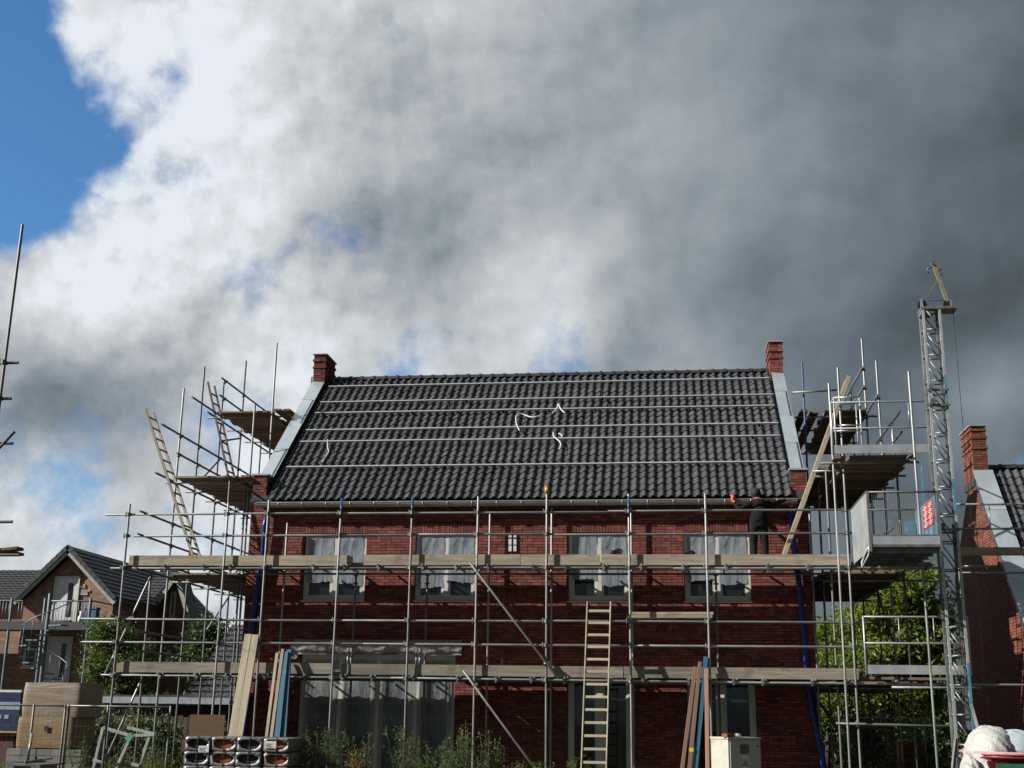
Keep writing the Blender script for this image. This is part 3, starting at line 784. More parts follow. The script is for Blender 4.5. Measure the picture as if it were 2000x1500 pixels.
# braces on the face
def brace(a, b, y, name='brace'):
    p = at(*a, y); q = at(*b, y); tube(name, p, q, SC); return p, q
brace((917, 1098), (1090, 1325), 24.945); brace((905, 1310), (1053, 1512), 24.945)
brace((293, 1128), (202, 1323), 25.1); brace((276, 1328), (200, 1498), 25.14)
for a, y in (((931, 1116), 24.97), ((1066, 1296), 24.97), ((926, 1338), 24.97), ((255, 1208), 25.08), ((222, 1285), 25.08)):
    coupler(at(*a, y), SC, math.pi / 2, 0.6)
# --- the return along the left gable
OX, IX = -11.2, -9.6
for y, zt, m in ((25.86, 4.62, STEEL), (26.75, 9.0, STEEL), (27.93, 9.88, STEELD), (29.30, 9.92, STEELD), (30.73, 10.84, STEELD), (32.4, 9.9, STEELD), (34.2, 6.7, STEELD)):
    tube('standard', (OX, y, 0), (OX + random.uniform(-0.02, 0.02), y, zt), SC, m=m)
for y, zt, m in ((25.9, 6.62, STEELD), (26.95, 6.62, STEELD), (27.18, 8.70, STEEL), (28.47, 10.61, STEEL), (30.2, 8.75, STEELD), (31.6, 10.6, STEELD), (33.4, 8.75, STEELD)):
    tube('standard', (IX, y, 0), (IX, y, zt), SC, m=m)
def yrail(name, x, z, y0, y1, m=STEELD): tube(name, (x, y0, z), (x, y1, z + random.uniform(-0.01, 0.01)), SC, m=m)
yrail('guard_rail', OX + 0.05, 7.86, 25.55, 33.0); yrail('guard_rail', OX + 0.05, 7.41, 26.55, 32.6)
yrail('ledger', OX + 0.05, 6.74, 25.45, 33.2); yrail('ledger', IX - 0.05, 6.74, 25.8, 33.2)
yrail('guard_rail', OX + 0.05, 5.79, 24.85, 32.2); yrail('guard_rail', OX + 0.05, 5.30, 24.85, 32.0)
yrail('ledger', OX + 0.05, 4.58, 24.9, 33.0); yrail('ledger', IX - 0.05, 4.58, 25.3, 33.0)
yrail('ledger', OX + 0.05, 3.30, 25.2, 33.0); yrail('ledger', OX + 0.05, 2.90, 25.2, 33.0)
yrail('guard_rail', OX + 0.05, 9.87, 28.95, 33.4); yrail('guard_rail', OX + 0.05, 9.41, 28.9, 33.0); yrail('guard_rail', OX + 0.05, 8.90, 27.15, 29.4)
yrail('ledger', OX + 0.05, 8.79, 28.2, 33.6); yrail('ledger', IX - 0.05, 8.79, 28.2, 33.6)
for y in (26.75, 27.93, 29.30, 30.73):
    for z in (7.86, 7.41, 6.74, 5.79, 5.30): coupler((OX, y, z), SC, math.pi / 2)
for y in (29.30, 30.73):
    for z in (9.87, 9.41, 8.79): coupler((OX, y, z), SC, math.pi / 2)
def xdeck(z, x0, x1, y0, y1, m=WOODD):
    y = y0
    while y < y1:
        wdt = 0.225
        board('deck_board', (x0 + random.uniform(-0.06, 0.06), y + wdt / 2, z + 0.026), (x1 + random.uniform(-0.05, 0.05), y + wdt / 2, z + 0.026 + random.uniform(0, 0.006)), wdt - 0.008, 0.045, SC, m if random.random() < 0.6 else WOODG); y += wdt
def ydeck(z, x, y0, y1, wdt=0.2, m=WOODD): board('deck_board', (x, y0, z + 0.026), (x, y1, z + 0.026), wdt, 0.045, SC, m)
xdeck(6.765, -11.02, -9.52, 26.25, 32.0); ydeck(6.765, -9.37, 26.2, 31.8, 0.2)
xdeck(8.815, -10.98, -9.62, 28.45, 33.2); ydeck(8.85, -9.46, 28.4, 33.0, 0.2); ydeck(8.85, -9.22 - 0.16, 28.7, 28.75, 0.1) if False else None
ydeck(8.87, -9.36 + 0.11, 28.5, 29.2, 0.17)
xdeck(4.61, -11.02, -9.45, 26.42, 32.2)
for z, ys in ((6.69, (26.4, 27.6, 28.9, 30.2, 31.5)), (8.74, (28.6, 30.0, 31.4, 32.8)), (4.53, (27.2, 28.6, 30.0, 31.4))):
    for y in ys: tube('transom', (OX - 0.1, y, z), (IX + 0.2, y, z), SC, m=STEELD)
# short stubs and knee braces
p = Vector((-11.2, 29.3, 8.79)); tube('brace', (OX, 29.3, 8.3), (OX + 0.02, 30.73, 8.7), SC, m=STEELD)
tube('brace', (OX, 27.93, 6.9), (OX, 29.3, 7.8), SC, m=STEELD); tube('brace', (OX, 29.4, 3.6), (OX, 30.7, 4.5), SC, m=STEELD); tube('brace', (OX, 30.7, 5.0), (IX, 30.7, 6.6), SC, m=STEELD)
# --- the return along the right gable
for x, y, zt, m in ((4.75, 29.2, 10.6, STEEL), (4.75, 27.45, 9.53, STEEL), (4.80, 24.2, 8.36, STEEL), (5.2, 24.65, 8.60, STEEL), (4.75, 31.4, 9.9, STEELD), (4.75, 33.2, 9.0, STEELD), (4.75, 25.9, 6.6, STEELD),
                    (3.24, 28.56, 9.86, BLUEPAINT), (3.32, 24.75, 8.30, STEEL), (3.24, 26.7, 6.6, STEELD), (3.24, 30.3, 8.6, STEELD), (3.24, 32.2, 8.6, STEELD), (3.24, 25.3, 6.6, STEELD)):
    tube('standard', (x, y, 0), (x, y, zt), SC, m=m)
RX = 4.70
yrail('guard_rail', RX, 9.83, 29.0, 33.4, STEEL); yrail('guard_rail', RX, 9.36, 29.0, 33.4, STEEL)
yrail('guard_rail', RX, 8.67, 27.2, 29.6, STEEL); yrail('guard_rail', RX, 7.71, 24.8, 28.4); yrail('guard_rail', RX, 7.28, 24.8, 27.0)
yrail('ledger', RX, 6.66, 24.1, 32.0); yrail('ledger', 3.29, 6.66, 24.3, 32.0); yrail('ledger', RX, 8.64, 28.4, 33.6); yrail('ledger', 3.29, 8.64, 28.4, 33.6)
yrail('ledger', RX, 4.58, 25.1, 33.0); yrail('ledger', 3.29, 4.58, 26.4, 33.0); yrail('guard_rail', RX, 5.6, 26.4, 33.0); yrail('guard_rail', RX, 5.1, 26.4, 33.0)
for y, z in ((29.2, 9.83), (29.2, 9.36), (27.45, 8.67), (29.2, 8.64), (27.45, 6.66)): coupler((4.75, y, z), SC, -math.pi / 2)
tube('guard_rail_post', (RX, 25.8, 6.74), (RX, 25.8, 7.75), SC); tube('guard_rail', (2.98, 28.5, 9.1), (4.0, 28.5, 9.14), SC)
tube('transom', (2.98, 25.35, 6.60), (4.0, 25.35, 6.62), SC)
xdeck(6.69, 3.58, 4.82, 24.45, 30.4); ydeck(6.69, 3.43, 24.5, 30.2, 0.21); ydeck(6.69, 3.19, 25.6, 30.0, 0.2)
xdeck(8.67, 3.72, 4.72, 28.75, 33.4); ydeck(8.67, 3.50, 28.8, 33.2, 0.2); ydeck(8.71, 3.26, 28.75, 32.6, 0.18)
xdeck(4.61, 3.15, 4.9, 26.2, 32.4); xdeck(2.40, 3.15, 4.9, 26.2, 30.4)
for z, ys in ((6.615, (24.6, 26.0, 27.4, 28.8, 30.1)), (8.595, (28.9, 30.3, 31.8, 33.1)), (4.535, (26.6, 28.2, 29.8, 31.4)), (2.325, (26.4, 28.2, 30.0))):
    for y in ys: tube('transom', (3.05, y, z), (4.95, y, z), SC, m=STEELD)
# low cross tube and struts between the house and the hoist
tube('brace', at(1633, 1413, 24.94), at(1856, 1419, 24.94), SC); coupler(at(1674, 1414, 24.97), SC, math.pi / 2)
tube('brace', at(1600, 1370, 27.6), at(1675, 1490, 27.6), SC, m=STEELD); tube('brace', (4.75, 27.45, 3.2), (4.75, 29.2, 4.5), SC, m=STEELD)
rail_run('ledger', 24.9, 2.30, [4.2, 5.85]); rail_run('ledger', 26.4, 4.5, [3.2, 5.8], STEELD)
# landing barriers beside the hoist
def landing(y, x0, x1, z0, zs, name, label, legs):
    L_ = thing(name, ((x0 + x1) / 2, y, z0), label, 'barrier', 'landing barriers at the hoist')
    t = MB(); t.box(x0, x1, y - 0.012, y + 0.012, z0 + 0.02, z0 + 0.19); t.build('kick_plate', ALUM, L_)
    for z in zs: tube('rail', (x0, y, z), (x1, y, z), L_, 0.019, ALUM)
    for x in (x0, x1): tube('post', (x, y, z0), (x, y, zs[-1] + 0.02), L_, 0.021, ALUM)
    for x in legs: tube('baluster', (x, y, zs[0]), (x, y, zs[-1]), L_, 0.010, ALUM)
    return L_
landing(24.86, 3.74, 5.68, 2.53, (3.13, 3.63), 'landing_barrier', 'aluminium barrier with grey kick plate on the lower deck beside the hoist mast', (4.4, 5.05))
u = landing(24.38, 3.28, 5.16, 6.74, (7.27, 7.80), 'landing_barrier', 'aluminium barrier with bluish kick plate on the high deck beside the hoist mast', (4.78,))
# small loading gate on the high deck
L2 = thing('loading_gate', (3.5, 24.6, 6.74), 'small box shaped aluminium gate frame around the top of the long ladder', 'gate')
for (x, y) in ((3.36, 24.45), (3.86, 24.45), (3.36, 24.95), (3.86, 24.95)): tube('post', (x, y, 6.74), (x, y, 7.92), L2, 0.018, ALUM)
for z in (7.35, 7.92):
    tube('rail', (3.36, 24.45, z), (3.86, 24.45, z), L2, 0.018, ALUM); tube('rail', (3.36, 24.95, z), (3.86, 24.95, z), L2, 0.018, ALUM)
    tube('rail', (3.36, 24.45, z), (3.36, 24.95, z), L2, 0.018, ALUM); tube('rail', (3.86, 24.45, z), (3.86, 24.95, z), L2, 0.018, ALUM)

# ------------------------------------------------------------------ ladders
def ladder(p0, p1, side, label, m, pitch=0.25, stile=(0.026, 0.062), rung=(0.02, 0.032), mr=None, r0=0.15):
    """p0-p1 is one stile, side the vector to the other stile"""
    p0 = Vector(p0); p1 = Vector(p1); side = Vector(side); d = (p1 - p0); n = d.normalized().cross(side.normalized())
    L_ = thing('ladder', (p0 + side / 2), label, 'ladder')
    for o in (Vector((0, 0, 0)), side): board('stile', p0 + o, p1 + o, stile[0], stile[1], L_, m, up=n)
    k = r0
    while k < d.length - 0.08:
        c = p0 + d.normalized() * k; board('rung', c + side * 0.03, c + side * 0.97, rung[0], rung[1] * 1.4, L_, mr or m, up=d); k += pitch
    return L_
ladder((-1.685, 23.72, 0.0), (-1.61, 24.86, 3.9), (0.465, 0, 0), 'long timber ladder standing on the ground against the front of the scaffold', WOODP, 0.248, mr=WOODP, rung=(0.03, 0.038))
ladder((-10.12, 25.62, 4.73), (-11.53, 25.45, 8.2), (0.03, 0.37, 0), 'worn timber ladder rising past the middle deck on the chimney gable without the hoist', WOODP, 0.262)
ladder((-10.22, 27.65, 6.82), (-10.98, 27.62, 9.4), (0.03, 0.36, 0), 'dark narrow ladder between the middle and top decks, away from the hoist', WOODD, 0.25, stile=(0.024, 0.05))
ladder((2.28, 25.42, 4.73), (3.83, 25.4, 8.62), (0.0, 0.38, 0), 'pale timber ladder leaning from the work deck up to the hoist side decks', WOODP, 0.25, stile=(0.03, 0.085))

# ------------------------------------------------------------------ builders' hoist
MX0, MX1, MY0, MY1, MZ = 5.07, 5.38, 23.75, 24.06, 9.50
H = thing('builders_hoist', (5.17, 23.9, 0), 'tall grey lattice mast hoist with a mesh cage platform and a small jib on top', 'hoist')
for x, y, m in ((MX0, MY0, ALUM), (MX0, MY1, STEEL), (MX1, MY0, ALUM), (MX1, MY1, STEELD)):
    nseg = 14
    for k in range(nseg):
        mm = PALEBLUE if (x == MX1 and y == MY0 and k in (2, 3, 8, 11)) else m
        t = MB(); z0 = MZ * k / nseg; z1 = MZ * (k + 1) / nseg - 0.006
        t.box(x - 0.022, x + 0.022, y - 0.022, y + 0.022, z0, z1); t.build('mast_chord', mm, H)
zz = 0.25; k = 0; LZ = MB()
while zz < MZ - 0.3:
    for (a, b) in (((MX0, MY0), (MX1, MY0)), ((MX0, MY1), (MX1, MY1)), ((MX0, MY0), (MX0, MY1)), ((MX1, MY0), (MX1, MY1))):
        tube('mast_strut', (*a, zz), (*b, zz), H, 0.014)
        if a != (MX0, MY0) or b == (MX1, MY0): tube('mast_diagonal', (*b, zz), (*a, zz + 0.48), H, 0.012)
    zz += 0.52; k += 1
# joints on the mast
for z in (7.55, 7.85, 5.15):
    t = MB(); t.box(MX0 - 0.05, MX1 + 0.05, MY0 - 0.06, MY0 - 0.03, z - 0.02, z + 0.02); t.box(MX0 - 0.05, MX1 + 0.05, MY1 + 0.03, MY1 + 0.06, z - 0.02, z + 0.02)
    t.tube((MX0 + 0.03, MY0 - 0.10, z + 0.06), (MX0 + 0.03, MY0 - 0.03, z + 0.06), 0.055, 10); t.build('mast_joint', STEELD, H)
# head and jib
t = MB(); t.box(MX0 - 0.04, MX1 + 0.34, MY0 - 0.03, MY1 + 0.03, MZ + 0.002, MZ + 0.05); t.box(MX0 - 0.03, MX1 - 0.1, MY0, MY1, MZ - 0.08, MZ); t.build('head_beam', STEELD, H)
for x in (MX0 + 0.02, MX1 + 0.20): part('pulley', BLACK, H, lambda q, x=x: q.tube((x, MY0 + 0.12, MZ + 0.14), (x, MY0 + 0.18, MZ + 0.14), 0.09, 14))
part('pulley_plate', STEEL, H, lambda q: (q.box(MX0 - 0.02, MX0 + 0.03, MY0 + 0.10, MY0 + 0.115, MZ + 0.05, MZ + 0.26), q.box(MX1 + 0.24, MX1 + 0.28, MY0 + 0.10, MY0 + 0.115, MZ + 0.05, MZ + 0.22)))
J0 = Vector((MX1 + 0.20, MY0 + 0.15, MZ + 0.2)); J1 = Vector((MX1 - 0.01, MY0 + 0.15, MZ + 0.98))
part('jib_post', WOODG, H, lambda q: q.beam(J0, J1, 0.06, 0.07))
part('jib_strut', STEEL, H, lambda q: q.beam((MX0 + 0.04, MY0 + 0.15, MZ + 0.24), J0.lerp(J1, 0.62), 0.03, 0.04))
part('jib_hook', STEELD, H, lambda q: (q.tube(J1 + Vector((0, -0.06, 0.02)), J1 + Vector((0, 0.06, 0.02)), 0.05, 10), q.path([J1 + Vector((-0.03, 0, -0.05)), J1 + Vector((-0.12, 0, -0.07)), J1 + Vector((-0.13, 0, -0.14)), J1 + Vector((-0.09, 0, -0.17))], 0.012, 6), q.tube(J1 + Vector((0.02, 0, -0.15)), J1 + Vector((0.16, 0, -0.10)), 0.012, 6), q.tube(J1 + Vector((0.02, 0, -0.24)), J1 + Vector((0.15, 0, -0.22)), 0.01, 6)))
part('cable', BLACK, H, lambda q: q.tube((MX0 + 0.05, MY0 + 0.15, MZ + 0.225), (MX1 + 0.2, MY0 + 0.15, MZ + 0.225), 0.006, 5))
part('hoist_rope', STEEL, H, lambda q: q.tube((MX1 + 0.29, MY0 + 0.15, MZ + 0.14), (MX1 + 0.31, MY0 + 0.15, 1.2), 0.006, 5))
# foot of the mast
part('mast_base', STEELD, H, lambda q: (q.box(MX0 - 0.3, MX1 + 0.3, MY0 - 0.3, MY1 + 0.3, 0.0, 0.12), q.beam((MX1 + 0.32, MY0 - 0.2, 0.1), (MX1, MY0, 2.0), 0.04, 0.06), q.beam((MX0 - 0.28, MY0 - 0.2, 0.1), (MX0, MY0, 1.4), 0.04, 0.06)))
part('motor_box', STEELD, H, lambda q: q.box(MX0 + 0.05, MX1 - 0.03, MY0 + 0.05, MY0 + 0.25, 1.55, 2.05))
part('drum', STEELD, H, lambda q: q.tube((MX0 + 0.2, MY0 + 0.1, 1.1), (MX0 + 0.2, MY0 + 0.3, 1.1), 0.1, 10))
# cage platform
CX0, CX1, CY0, CY1, CZ, CT = 3.62, 4.86, 22.75, 24.75, 4.70, 5.70
part('cage_floor', STEELD, H, lambda q: (q.box(CX0, CX1, CY0, CY1, CZ, CZ + 0.04), [q.box(CX0 + 0.04, CX1 - 0.04, CY0 + 0.1 + k * 0.45, CY0 + 0.16 + k * 0.45, CZ - 0.1, CZ - 0.002) for k in range(5)]))
part('cage_kick_plate', ALUM, H, lambda q: q.box(CX0 + 0.03, CX1 - 0.02, CY0, CY0 + 0.015, CZ + 0.045, CZ + 0.2))
part('cage_side_panel', ALUM, H, lambda q: q.box(CX0 - 0.012, CX0, CY0 + 0.03, CY1, CZ - 0.06, CT))
for (x, y) in ((CX0 + 0.01, CY0 + 0.01), (CX1, CY0 + 0.01), (CX0 + 0.01, CY1), (CX1, CY1)):
    part('cage_post', STEEL, H, lambda q, x=x, y=y: q.box(x - 0.02, x + 0.02, y - 0.02, y + 0.02, CZ - 0.08, CT + 0.02))
for y in (CY0 + 0.01, CY1): tube('cage_rail', (CX0, y, CT), (CX1, y, CT), H, 0.02, STEELD)
tube('cage_rail', (CX0 - 0.01, CY0, CT + 0.01), (CX0 - 0.01, CY1, CT + 0.01), H, 0.016, STEELD)
part('cage_rail', STEEL, H, lambda q: q.box(CX0, CX1, CY0 - 0.004, CY0 + 0.02, CZ + 0.2, CZ + 0.225))
def mesh_panel(q, x0, x1, y, z0, z1, nx, nz, r):
    for i in range(1, nx): x = x0 + (x1 - x0) * i / nx; q.tube((x, y, z0), (x, y, z1), r, 3, cap=False)
    for i in range(1, nz): z = z0 + (z1 - z0) * i / nz; q.tube((x0, y, z), (x1, y, z), r, 3, cap=False)
part('cage_mesh', STEEL, H, lambda q: mesh_panel(q, CX0 + 0.02, CX1 - 0.02, CY0 + 0.012, CZ + 0.225, CT, 36, 24, 0.0016))
part('tail_ramp', WHITE, H, lambda q: q.path([(CX0 - 0.02, CY0 + 0.9, CZ - 0.26), (CX0 - 0.02, CY0 + 0.05, CZ - 0.12), (CX0 - 0.02, CY0 + 0.02, CZ + 0.0), (CX0 - 0.02, CY0 + 0.25, CZ - 0.02), (CX0 - 0.02, CY0 + 0.95, CZ - 0.16), (CX0 - 0.02, CY0 + 0.9, CZ - 0.26)], 0.018, 6))
bp = part('blue_guard', PALEBLUE, H, lambda q: (q.box(CX1 - 0.03, CX1 - 0.02, CY0 + 0.05, CY1 - 0.1, CZ + 0.06, CT - 0.05), q.box(4.90, 4.92, 24.15, 24.3, 5.0, 6.45), q.box(CX1 - 0.24, CX1 - 0.04, CY1 - 0.03, CY1 - 0.02, CZ + 0.1, CT - 0.25)))
# red warning plate with white characters on the blue guard
SGX, SY0, SY1, SZ0, SZ1 = CX1 - 0.036, CY0 + 0.28, CY0 + 1.25, 5.17, 5.62
sg = part('warning_plate', mat('red_print', (0.66, 0.04, 0.035), 0.5, var=0.08), H, lambda q: q.box(SGX - 0.004, SGX, SY0, SY1, SZ0, SZ1))
def glyphs(q):
    for r in range(4):
        for c in range(2):
            y = SY1 - 0.10 - c * 0.44; z = SZ0 + 0.022 + r * 0.105
            for b in ((0, 0.33, 0.0, 0.018), (0, 0.33, 0.062, 0.08), (0.0, 0.08, 0, 0.08), (0.25, 0.33, 0.0, 0.08 if (r + c) % 2 else 0.04), (0, 0.33, 0.032, 0.046)):
                q.box(SGX - 0.008, SGX - 0.005, y - b[1], y - b[0], z + b[2], z + b[3])
part('lettering', WHITE, sg, glyphs)

# timber battens laid across the scaffold rails
for k, (a, b, dy) in enumerate((((1250, 1204), (1385, 1197), 0.0), ((1243, 1211), (1386, 1204), 0.09), ((1252, 1214), (1386, 1211), -0.06), ((1256, 1222), (1376, 1224), 0.05))):
    p = at(*a, 25.24 + dy); q = at(*b, 25.24 + dy); z = (3.575, 3.62, 3.53 + 0.10, 3.49)[k]
# they rest on a cross tube fixed between the rails and the wall
tube('transom', (-0.72, 25.02, 3.585), (-0.72, 26.2, 3.585), SC); tube('transom', (0.78, 24.95, 3.585), (0.78, 26.2, 3.585), SC)
for k, (dx, y, z, m, lab) in enumerate(((0.0, 25.22, 3.64, WOODP, 'pale timber batten lying lowest on the cross tubes above the lower deck'),
                                   (0.06, 25.22, 3.70, WOODP, 'pale batten lying on another batten above the lower deck rails'),
                                   (-0.03, 25.42, 3.64, WOODG, 'grey timber batten lying beside pale battens nearest the brick wall'))):
    o = board('timber_batten', (-0.80 + dx, y, z), (0.86 + dx * 0.4, y + 0.05, z + 0.012), 0.10, 0.055, None, m); tag(o, lab, 'timber')
# ------------------------------------------------------------------ house across the passage, with its own chimney
GXR = 7.28
N_ = thing('brick_house', (GXR + 3, 29.5, 0), 'orange red brick house with steep zinc verge, banded chimney and unfinished dark roof', 'house')
ryr, rzr = 30.25, 7.55
k = 1.22
fy, fz = 26.0, rzr - (ryr - 26.0) * k          # front foot of the verge
by, bz = 32.85, 5.25
wm = MB(); X = GXR + 0.012
wm.add([(X, fy, 0), (X, by, 0), (X, by, bz), (X, ryr, rzr), (X, fy, fz)], [(4, 3, 2, 1, 0)])
wm.box(X + 0.001, 15, fy + 0.012, by, 0, fz - 0.1)
nw = wm.build('wall', MORTAR, N_)
bk = MB(); allr = []
nz = int(rzr / BH)
for r in range(nz):
    za, zb = r * BH + 0.005, (r + 1) * BH - 0.005; zc = zb
    y0 = fy if zc < fz else ryr - (rzr - zc) / k
    y1 = by if zc < bz else ryr + (rzr - zc) / ((rzr - bz) / (by - ryr))
    y = y0 - (0.11 if r % 2 else 0.0)
    while y < y1 - 0.02:
        a, b = max(y, y0) + 0.005, min(y + BL, y1) - 0.005
        if b - a > 0.03:
            pr = random.uniform(-0.003, 0.003)
            f = [Vector((GXR + pr, b, za)), Vector((GXR + pr, a, za)), Vector((GXR + pr, a, zb)), Vector((GXR + pr, b, zb))]; bb_ = [v + Vector((0.035, 0, 0)) for v in f]
            bk.add(f + bb_, [(0, 1, 2, 3), (1, 0, 4, 5), (2, 1, 5, 6), (3, 2, 6, 7), (0, 3, 7, 4)])
        y += BL
bk.build('brick_courses', BRICKN, nw, 'stuff')
chimney(N_, GXR + 0.0, GXR + 0.34, 29.95, 30.95, 7.25, 8.55, (8.02, 8.25, 8.43), BRICKN)
# its roof
S2 = Vector((0, ryr - fy, rzr - fz)); SL2 = S2.length; S2.normalize(); N2 = Vector((0, -S2.z, S2.y))
def r2(x, s, h=0.0): return Vector((x, fy, fz)) + S2 * s + N2 * h
t = MB(); t.add([r2(GXR + 0.02, -0.1, 0.0), r2(15, -0.1, 0.0), r2(15, SL2, 0.0), r2(GXR + 0.02, SL2, 0.0)], [(0, 1, 2, 3)])
t.add([(15, ryr, rzr), (GXR + 0.02, ryr, rzr), (GXR + 0.02, by, bz), (15, by, bz)], [(0, 1, 2, 3)])
nr = t.build('roof', mat('dark_roof_underlay', (0.035, 0.033, 0.037), 0.75, 0, 0.2, 2, bump=0.2), N_)
TM2 = Matrix((Vector((1, 0, 0)), S2, N2)).transposed().to_4x4()
for r in range(int(SL2 / TL)):
    for c in range(7 + (r % 2 if r > 8 else 4)):
        if r > int(SL2 / TL) - 4 and c > 4: continue
        o = bpy.data.objects.new('roof_tile', TME); o.matrix_basis = Matrix.Translation(r2(GXR + 0.50 + c * TW, r * TL, 0.05)) @ TM2 @ Matrix.Rotation(random.uniform(-0.01, 0.01), 4, 'Z'); link(o, nr)
x = GXR + 0.36
while x < 10.5:
    o = bpy.data.objects.new('ridge_tile', RME); o.location = (x, ryr, rzr + 0.02); link(o, nr); x += RL - 0.02
for k2 in range(4):
    sa = SL2 * k2 / 4; sb = SL2 * (k2 + 1) / 4 - 0.008; h0 = 0.20 + 0.006 * (k2 % 2); x0, x1 = GXR - 0.035, GXR + 0.42
    P = [r2(x0, sa, h0), r2(x1, sa, h0), r2(x1, sb - (0.25 if k2 == 3 else 0), h0), r2(x0, sb - (0.25 if k2 == 3 else 0), h0)]; Q = [p + N2 * 0.012 for p in P]
    t = MB(); t.add(P + Q, [(3, 2, 1, 0), (4, 5, 6, 7), (0, 1, 5, 4), (1, 2, 6, 5), (2, 3, 7, 6), (3, 0, 4, 7)]); t.build('zinc_capping', ZINC, N_)
t = MB(); a = [r2(GXR + 0.002, 0.0, -0.05), r2(GXR + 0.38, 0.0, -0.05), r2(GXR + 0.38, SL2 - 0.3, -0.05), r2(GXR + 0.002, SL2 - 0.3, -0.05)]; b = [p + N2 * 0.245 for p in a]
t.add(a + b, [(0, 1, 5, 4), (1, 2, 6, 5), (2, 3, 7, 6), (3, 0, 4, 7), (4, 5, 6, 7)]); t.build('verge_upstand', ZINCD, N_)
# scaffold tubes standing in front of that gable
S3 = thing('scaffold', (6.9, 27.0, 0), 'few scaffold tubes and a long toe board in front of the steep zinc verge', 'scaffold')
for (a, b, y) in (((1868, 985), (2060, 985), 26.4), ((1868, 1033), (2060, 1032), 26.4), ((1876, 1106), (1945, 1106), 26.6), ((1870, 1119), (2060, 1119), 26.6)):
    tube('guard_rail', at(*a, y), at(*b, y), S3)
p = at(1872, 1077, 26.3); q = at(2060, 1077, 26.3); board('toe_board', p, q, 0.045, 0.17, S3, WOODP)
for px in (1869, 2030): p = at(px, 1060, 26.45); tube('standard', (p.x, 26.45, 0), (p.x, 26.45, 5.95), S3, m=STEELD)
p = at(1932, 985, 26.4); tube('guard_rail_post', p, at(1934, 1033, 26.4), S3, 0.012)

# ------------------------------------------------------------------ apartment building beyond the passage on the other side
BYY = 58.4
AB = thing('apartment_building', (-29.5, 60, 0), 'brown brick apartment house with pointed gable, roof balcony and dark tiled roof', 'building')
BW = brickwork('brown_brickwork', ((0.34, 0.185, 0.125), (0.19, 0.105, 0.072)), (0.27, 0.22, 0.18), 0.26, 0.085)
BWD = brickwork('dark_brown_brickwork', ((0.20, 0.12, 0.085), (0.15, 0.09, 0.065)), (0.13, 0.10, 0.08), 0.26, 0.085)
FT = mat('far_roof_tiles', (0.045, 0.046, 0.052), 0.5, 0, 0.2, 5)
gx0, gx1, gap, ez_ = -31.80, -27.15, (-29.55, 9.18), 6.97
t = MB(); t.slab([(gx0, 0), (gx1, 0), (gx1, ez_), gap, (gx0, ez_)], BYY, BYY + 13); abw = t.build('wall', BW, AB)
# left wing set back
t = MB(); t.box(-48, gx0 - 0.002, BYY + 0.8, BYY + 9, 0, 6.9); t.build('wing_wall', BW, AB)
def tiled_plane(name, O, U, S, nu, ns, tw, tl, parent, m=FT):
    """a tiled roof plane far off: coarse wavy tiles joined in one mesh"""
    U = Vector(U).normalized(); S = Vector(S).normalized(); Nn = U.cross(S); q = MB()
    for r in range(ns):
        vs = []
        K = nu * 4
        for row, (s, l) in enumerate(((0, 0.05), (tl * 1.05, 0.0))):
            for kk in range(K + 1): vs.append(Vector(O) + U * (kk / 4 * tw) + S * (r * tl + s) + Nn * (l + 0.035 * (0.5 + 0.5 * math.cos(2 * math.pi * kk / 4))))
        n = K + 1
        q.add(vs, [(kk, kk + 1, n + kk + 1, n + kk) for kk in range(K)], 0, True)
        lp = vs[:n] + [v - Nn * 0.06 for v in vs[:n]]
        q.add(lp, [(n + kk, n + kk + 1, kk + 1, kk) for kk in range(K)])
    return q.build(name, m, parent, 'stuff')
wr = MB(); wr.add([(-48, BYY + 0.4, 6.85), (gx0 + 2.4, BYY + 0.4, 6.85), (gx0 + 2.4, BYY + 4.9, 9.0), (-48, BYY + 4.9, 9.0)], [(0, 1, 2, 3)]); wro = wr.build('wing_roof', FT, AB)
tiled_plane('wing_tiles', (-40, BYY + 0.3, 6.88), (1, 0, 0), (0, 4.5, 2.15), 30, 13, 0.33, 0.37, wro)
part('skylight', STEELD, wro, lambda q: q.beam((-32.95, BYY + 2.25, 8.02), (-32.1, BYY + 2.25, 8.02), 0.9, 0.12, up=(0, -2.15, 4.5)))
part('skylight_pane', GLASS, wro, lambda q: q.beam((-32.85, BYY + 2.22, 8.09), (-32.2, BYY + 2.22, 8.09), 0.6, 0.04, up=(0, -2.15, 4.5)))
# gable roof, two slopes with overhang, ridge running back
def slope(x_e, z_e, sgn, name):
    q = MB(); a = Vector((gap[0], BYY - 0.45, gap[1] + 0.25)); dx = x_e - gap[0]; dz = z_e - gap[1]
    e = Vector((x_e + sgn * 0.3, BYY - 0.45, z_e + 0.18 + dz / abs(dx) * 0.3)); th = Vector((0, 0, 0.16))
    P = [a, e, e + Vector((0, 14.2, 0)), a + Vector((0, 14.2, 0))]; Q = [p + th for p in P]
    q.add(P + Q, [(0, 1, 2, 3), (7, 6, 5, 4), (0, 4, 5, 1), (1, 5, 6, 2), (2, 6, 7, 3), (3, 7, 4, 0)]); return q.build(name, FT, AB), a, e
rr, a_, e_ = slope(gx1, ez_, 1, 'roof'); slope(gx0, ez_, -1, 'roof')
S_ = (a_ - e_)
tiled_plane('roof_tiles', e_ + Vector((0, 0, 0.17)), (0, 1, 0), S_, 38, int(S_.length / 0.36), 0.355, 0.36, rr)
FASC = mat('grey_fascia', (0.40, 0.40, 0.37), 0.6)
